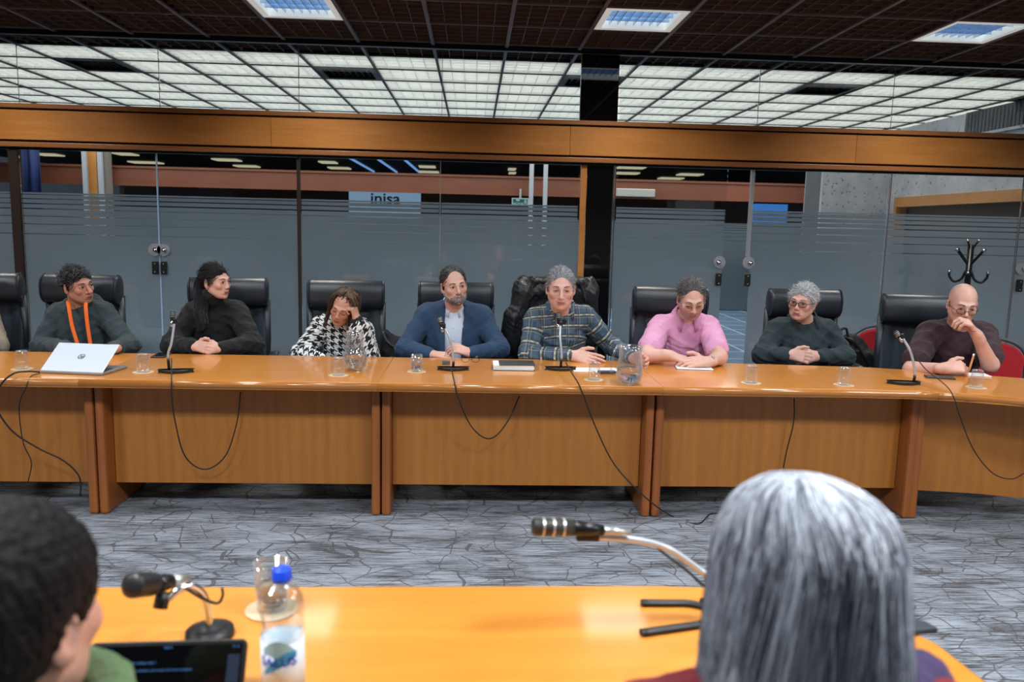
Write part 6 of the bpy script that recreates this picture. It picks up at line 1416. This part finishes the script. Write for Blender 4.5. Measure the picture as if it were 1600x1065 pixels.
for v_ in tx.data.vertices: a_ = -math.pi/2+v_.co.x/rb; v_.co = Vector(((rb+.0028)*math.cos(a_), (rb+.0028)*math.sin(a_), tzc+v_.co.y))
tx.location = (0, 0, 0)
tumbler(425, 953, 'upright tumbler on a coaster beside the water bottle', True, h=.10, R0=.036, R1=.028, group='glasses on the near table')
# left near microphone: thick head to the left, bent neck, round foot
b0 = V(328, 992, z=TZ); 
mt, _ = None, None
mic = thing('microphone', 'black microphone on a bent neck behind the tablet, nearest the camera', 'microphone', tuple(b0))
MB().lathe([(0, 0), (.045, 0), (.044, .012), (.02, .02), (0, .02)], 28, b0).build('foot', M['blackplastic'], mic, True)
Yb = float(b0[1]); nk_ = bez([b0+[0, 0, .015], V(325, 955, Y=Yb), V(318, 930, Y=Yb-.01), V(300, 915, Y=Yb-.03), V(278, 922, Y=Yb-.05), V(262, 935, Y=Yb-.06)], 6)
MB().tube(nk_, .0075, 10).build('gooseneck', M['chrome'], mic, True)
MB().tube(bez([V(292, 920, Y=Yb-.05), V(318, 935, Y=Yb-.02), V(340, 942, Y=Yb), V(348, 930, Y=Yb), V(347, 918, Y=Yb)], 5), .0028, 6).build('cable', M['rubber'], mic, True)
MB().tube([V(256, 925, Y=Yb-.055), V(250, 950, Y=Yb-.065)], .013, 12).build('clip', M['blackplastic'], mic, True)
a0, a1, a2, a3 = V(289, 905, Y=Yb+.0), V(268, 908, Y=Yb-.04), V(240, 912, Y=Yb-.07), V(205, 914, Y=Yb-.12)
MB().tube([a0, a1], [.010, .013], 14).build('plug', M['steel'], mic, True); MB().tube([a1, a2], [.013, .019], 16).build('mic_body', M['blackmetal'], mic, True)
d = nz(a3-a2); MB().tube([a2, a2+d*.006, a3-d*.004, a3, a3+d*.004], [.019, .021, .0225, .021, .012], 20).build('mic_grille', M['blackplastic'], mic, True)
# right near microphone
Yr = 1.50; b1 = V(1092, 962, z=TZ); m2 = thing('microphone', 'microphone with long curved chrome neck before the grey-haired head', 'microphone', tuple(b1))
e1, e2 = V(1002, 941, z=TZ+.006), V(1002, 988, z=TZ+.006)
for e_, c_ in ((e1, b1+[-.01, .045, .006]), (e2, b1+[-.01, -.045, .006])):
    MB().tube(bez([e_, (e_+c_)/2, c_, c_+[.04, -.02*np.sign(c_[1]-b1[1]), 0]], 4), .0088, 8, flat=(.7, 1.2)).build('foot_prong', M['blackplastic'], m2, True)
MB().box(b1+[.05, 0, .008], (.07, .11, .016)).build('foot', M['blackplastic'], m2, bevel=.005)
nk_ = bez([b1+[.03, 0, .01], V(1135, 925, Y=Yr), V(1090, 888, Y=Yr), V(1040, 855, Y=Yr-.01), V(985, 842, Y=Yr-.02), V(925, 838, Y=Yr-.03)], 7)
MB().tube(nk_, .0068, 10).build('gooseneck', M['neck'], m2, True)
a0, a1, a2, a3 = V(985, 832, Y=Yr-.03), V(942, 828, Y=Yr-.035), V(895, 824, Y=Yr-.045), V(832, 822, Y=Yr-.055)
MB().tube([a0, a1], [.0055, .0085], 12).build('plug', M['steel'], m2, True); MB().tube([a1, a1*.6+a2*.4, a2], [.010, .013, .0155], 16).build('mic_body', M['blackmetal'], m2, True)
d = nz(a3-a2); g_ = MB().tube([a2, a3-d*.003, a3], [.0165, .0172, .013], 20).build('mic_grille', M['darkrail'], m2, True)
for t_ in (.25, .5, .75): MB().tube([a2+(a3-a2)*t_-d*.002, a2+(a3-a2)*t_+d*.002], .0180, 20).build('grille_ring', M['steel'], g_)
MB().box(V(918, 838, Y=Yr-.03), (.045, .018, .016)).build('clip', M['blackplastic'], m2, bevel=.004)
MB().tube(bez([V(1020, 848, Y=Yr+.01), V(1040, 866, Y=Yr+.01), V(1072, 890, Y=Yr+.01), V(1100, 915, Y=Yr+.02)], 5), .0026, 6).build('cable', M['rubber'], m2, True)
# dark folder standing right of the grey head
q0, q1 = V(1402, 938, Y=1.42), V(1444, 984, z=TZ)
fo2 = MB().prism([(0, 0), (.16, .03), (.15, .06), (-.02, .19), (-.05, .15)], 0, .012, rotx(0)).build('dark_folder', M['keys'], bevel=.003)
fo2.location = (float(q1[0])-.14, float(q1[1])-.045, TZ+.001); tag(fo2, 'dark folder lying at the table corner beside the grey hair', 'folder')
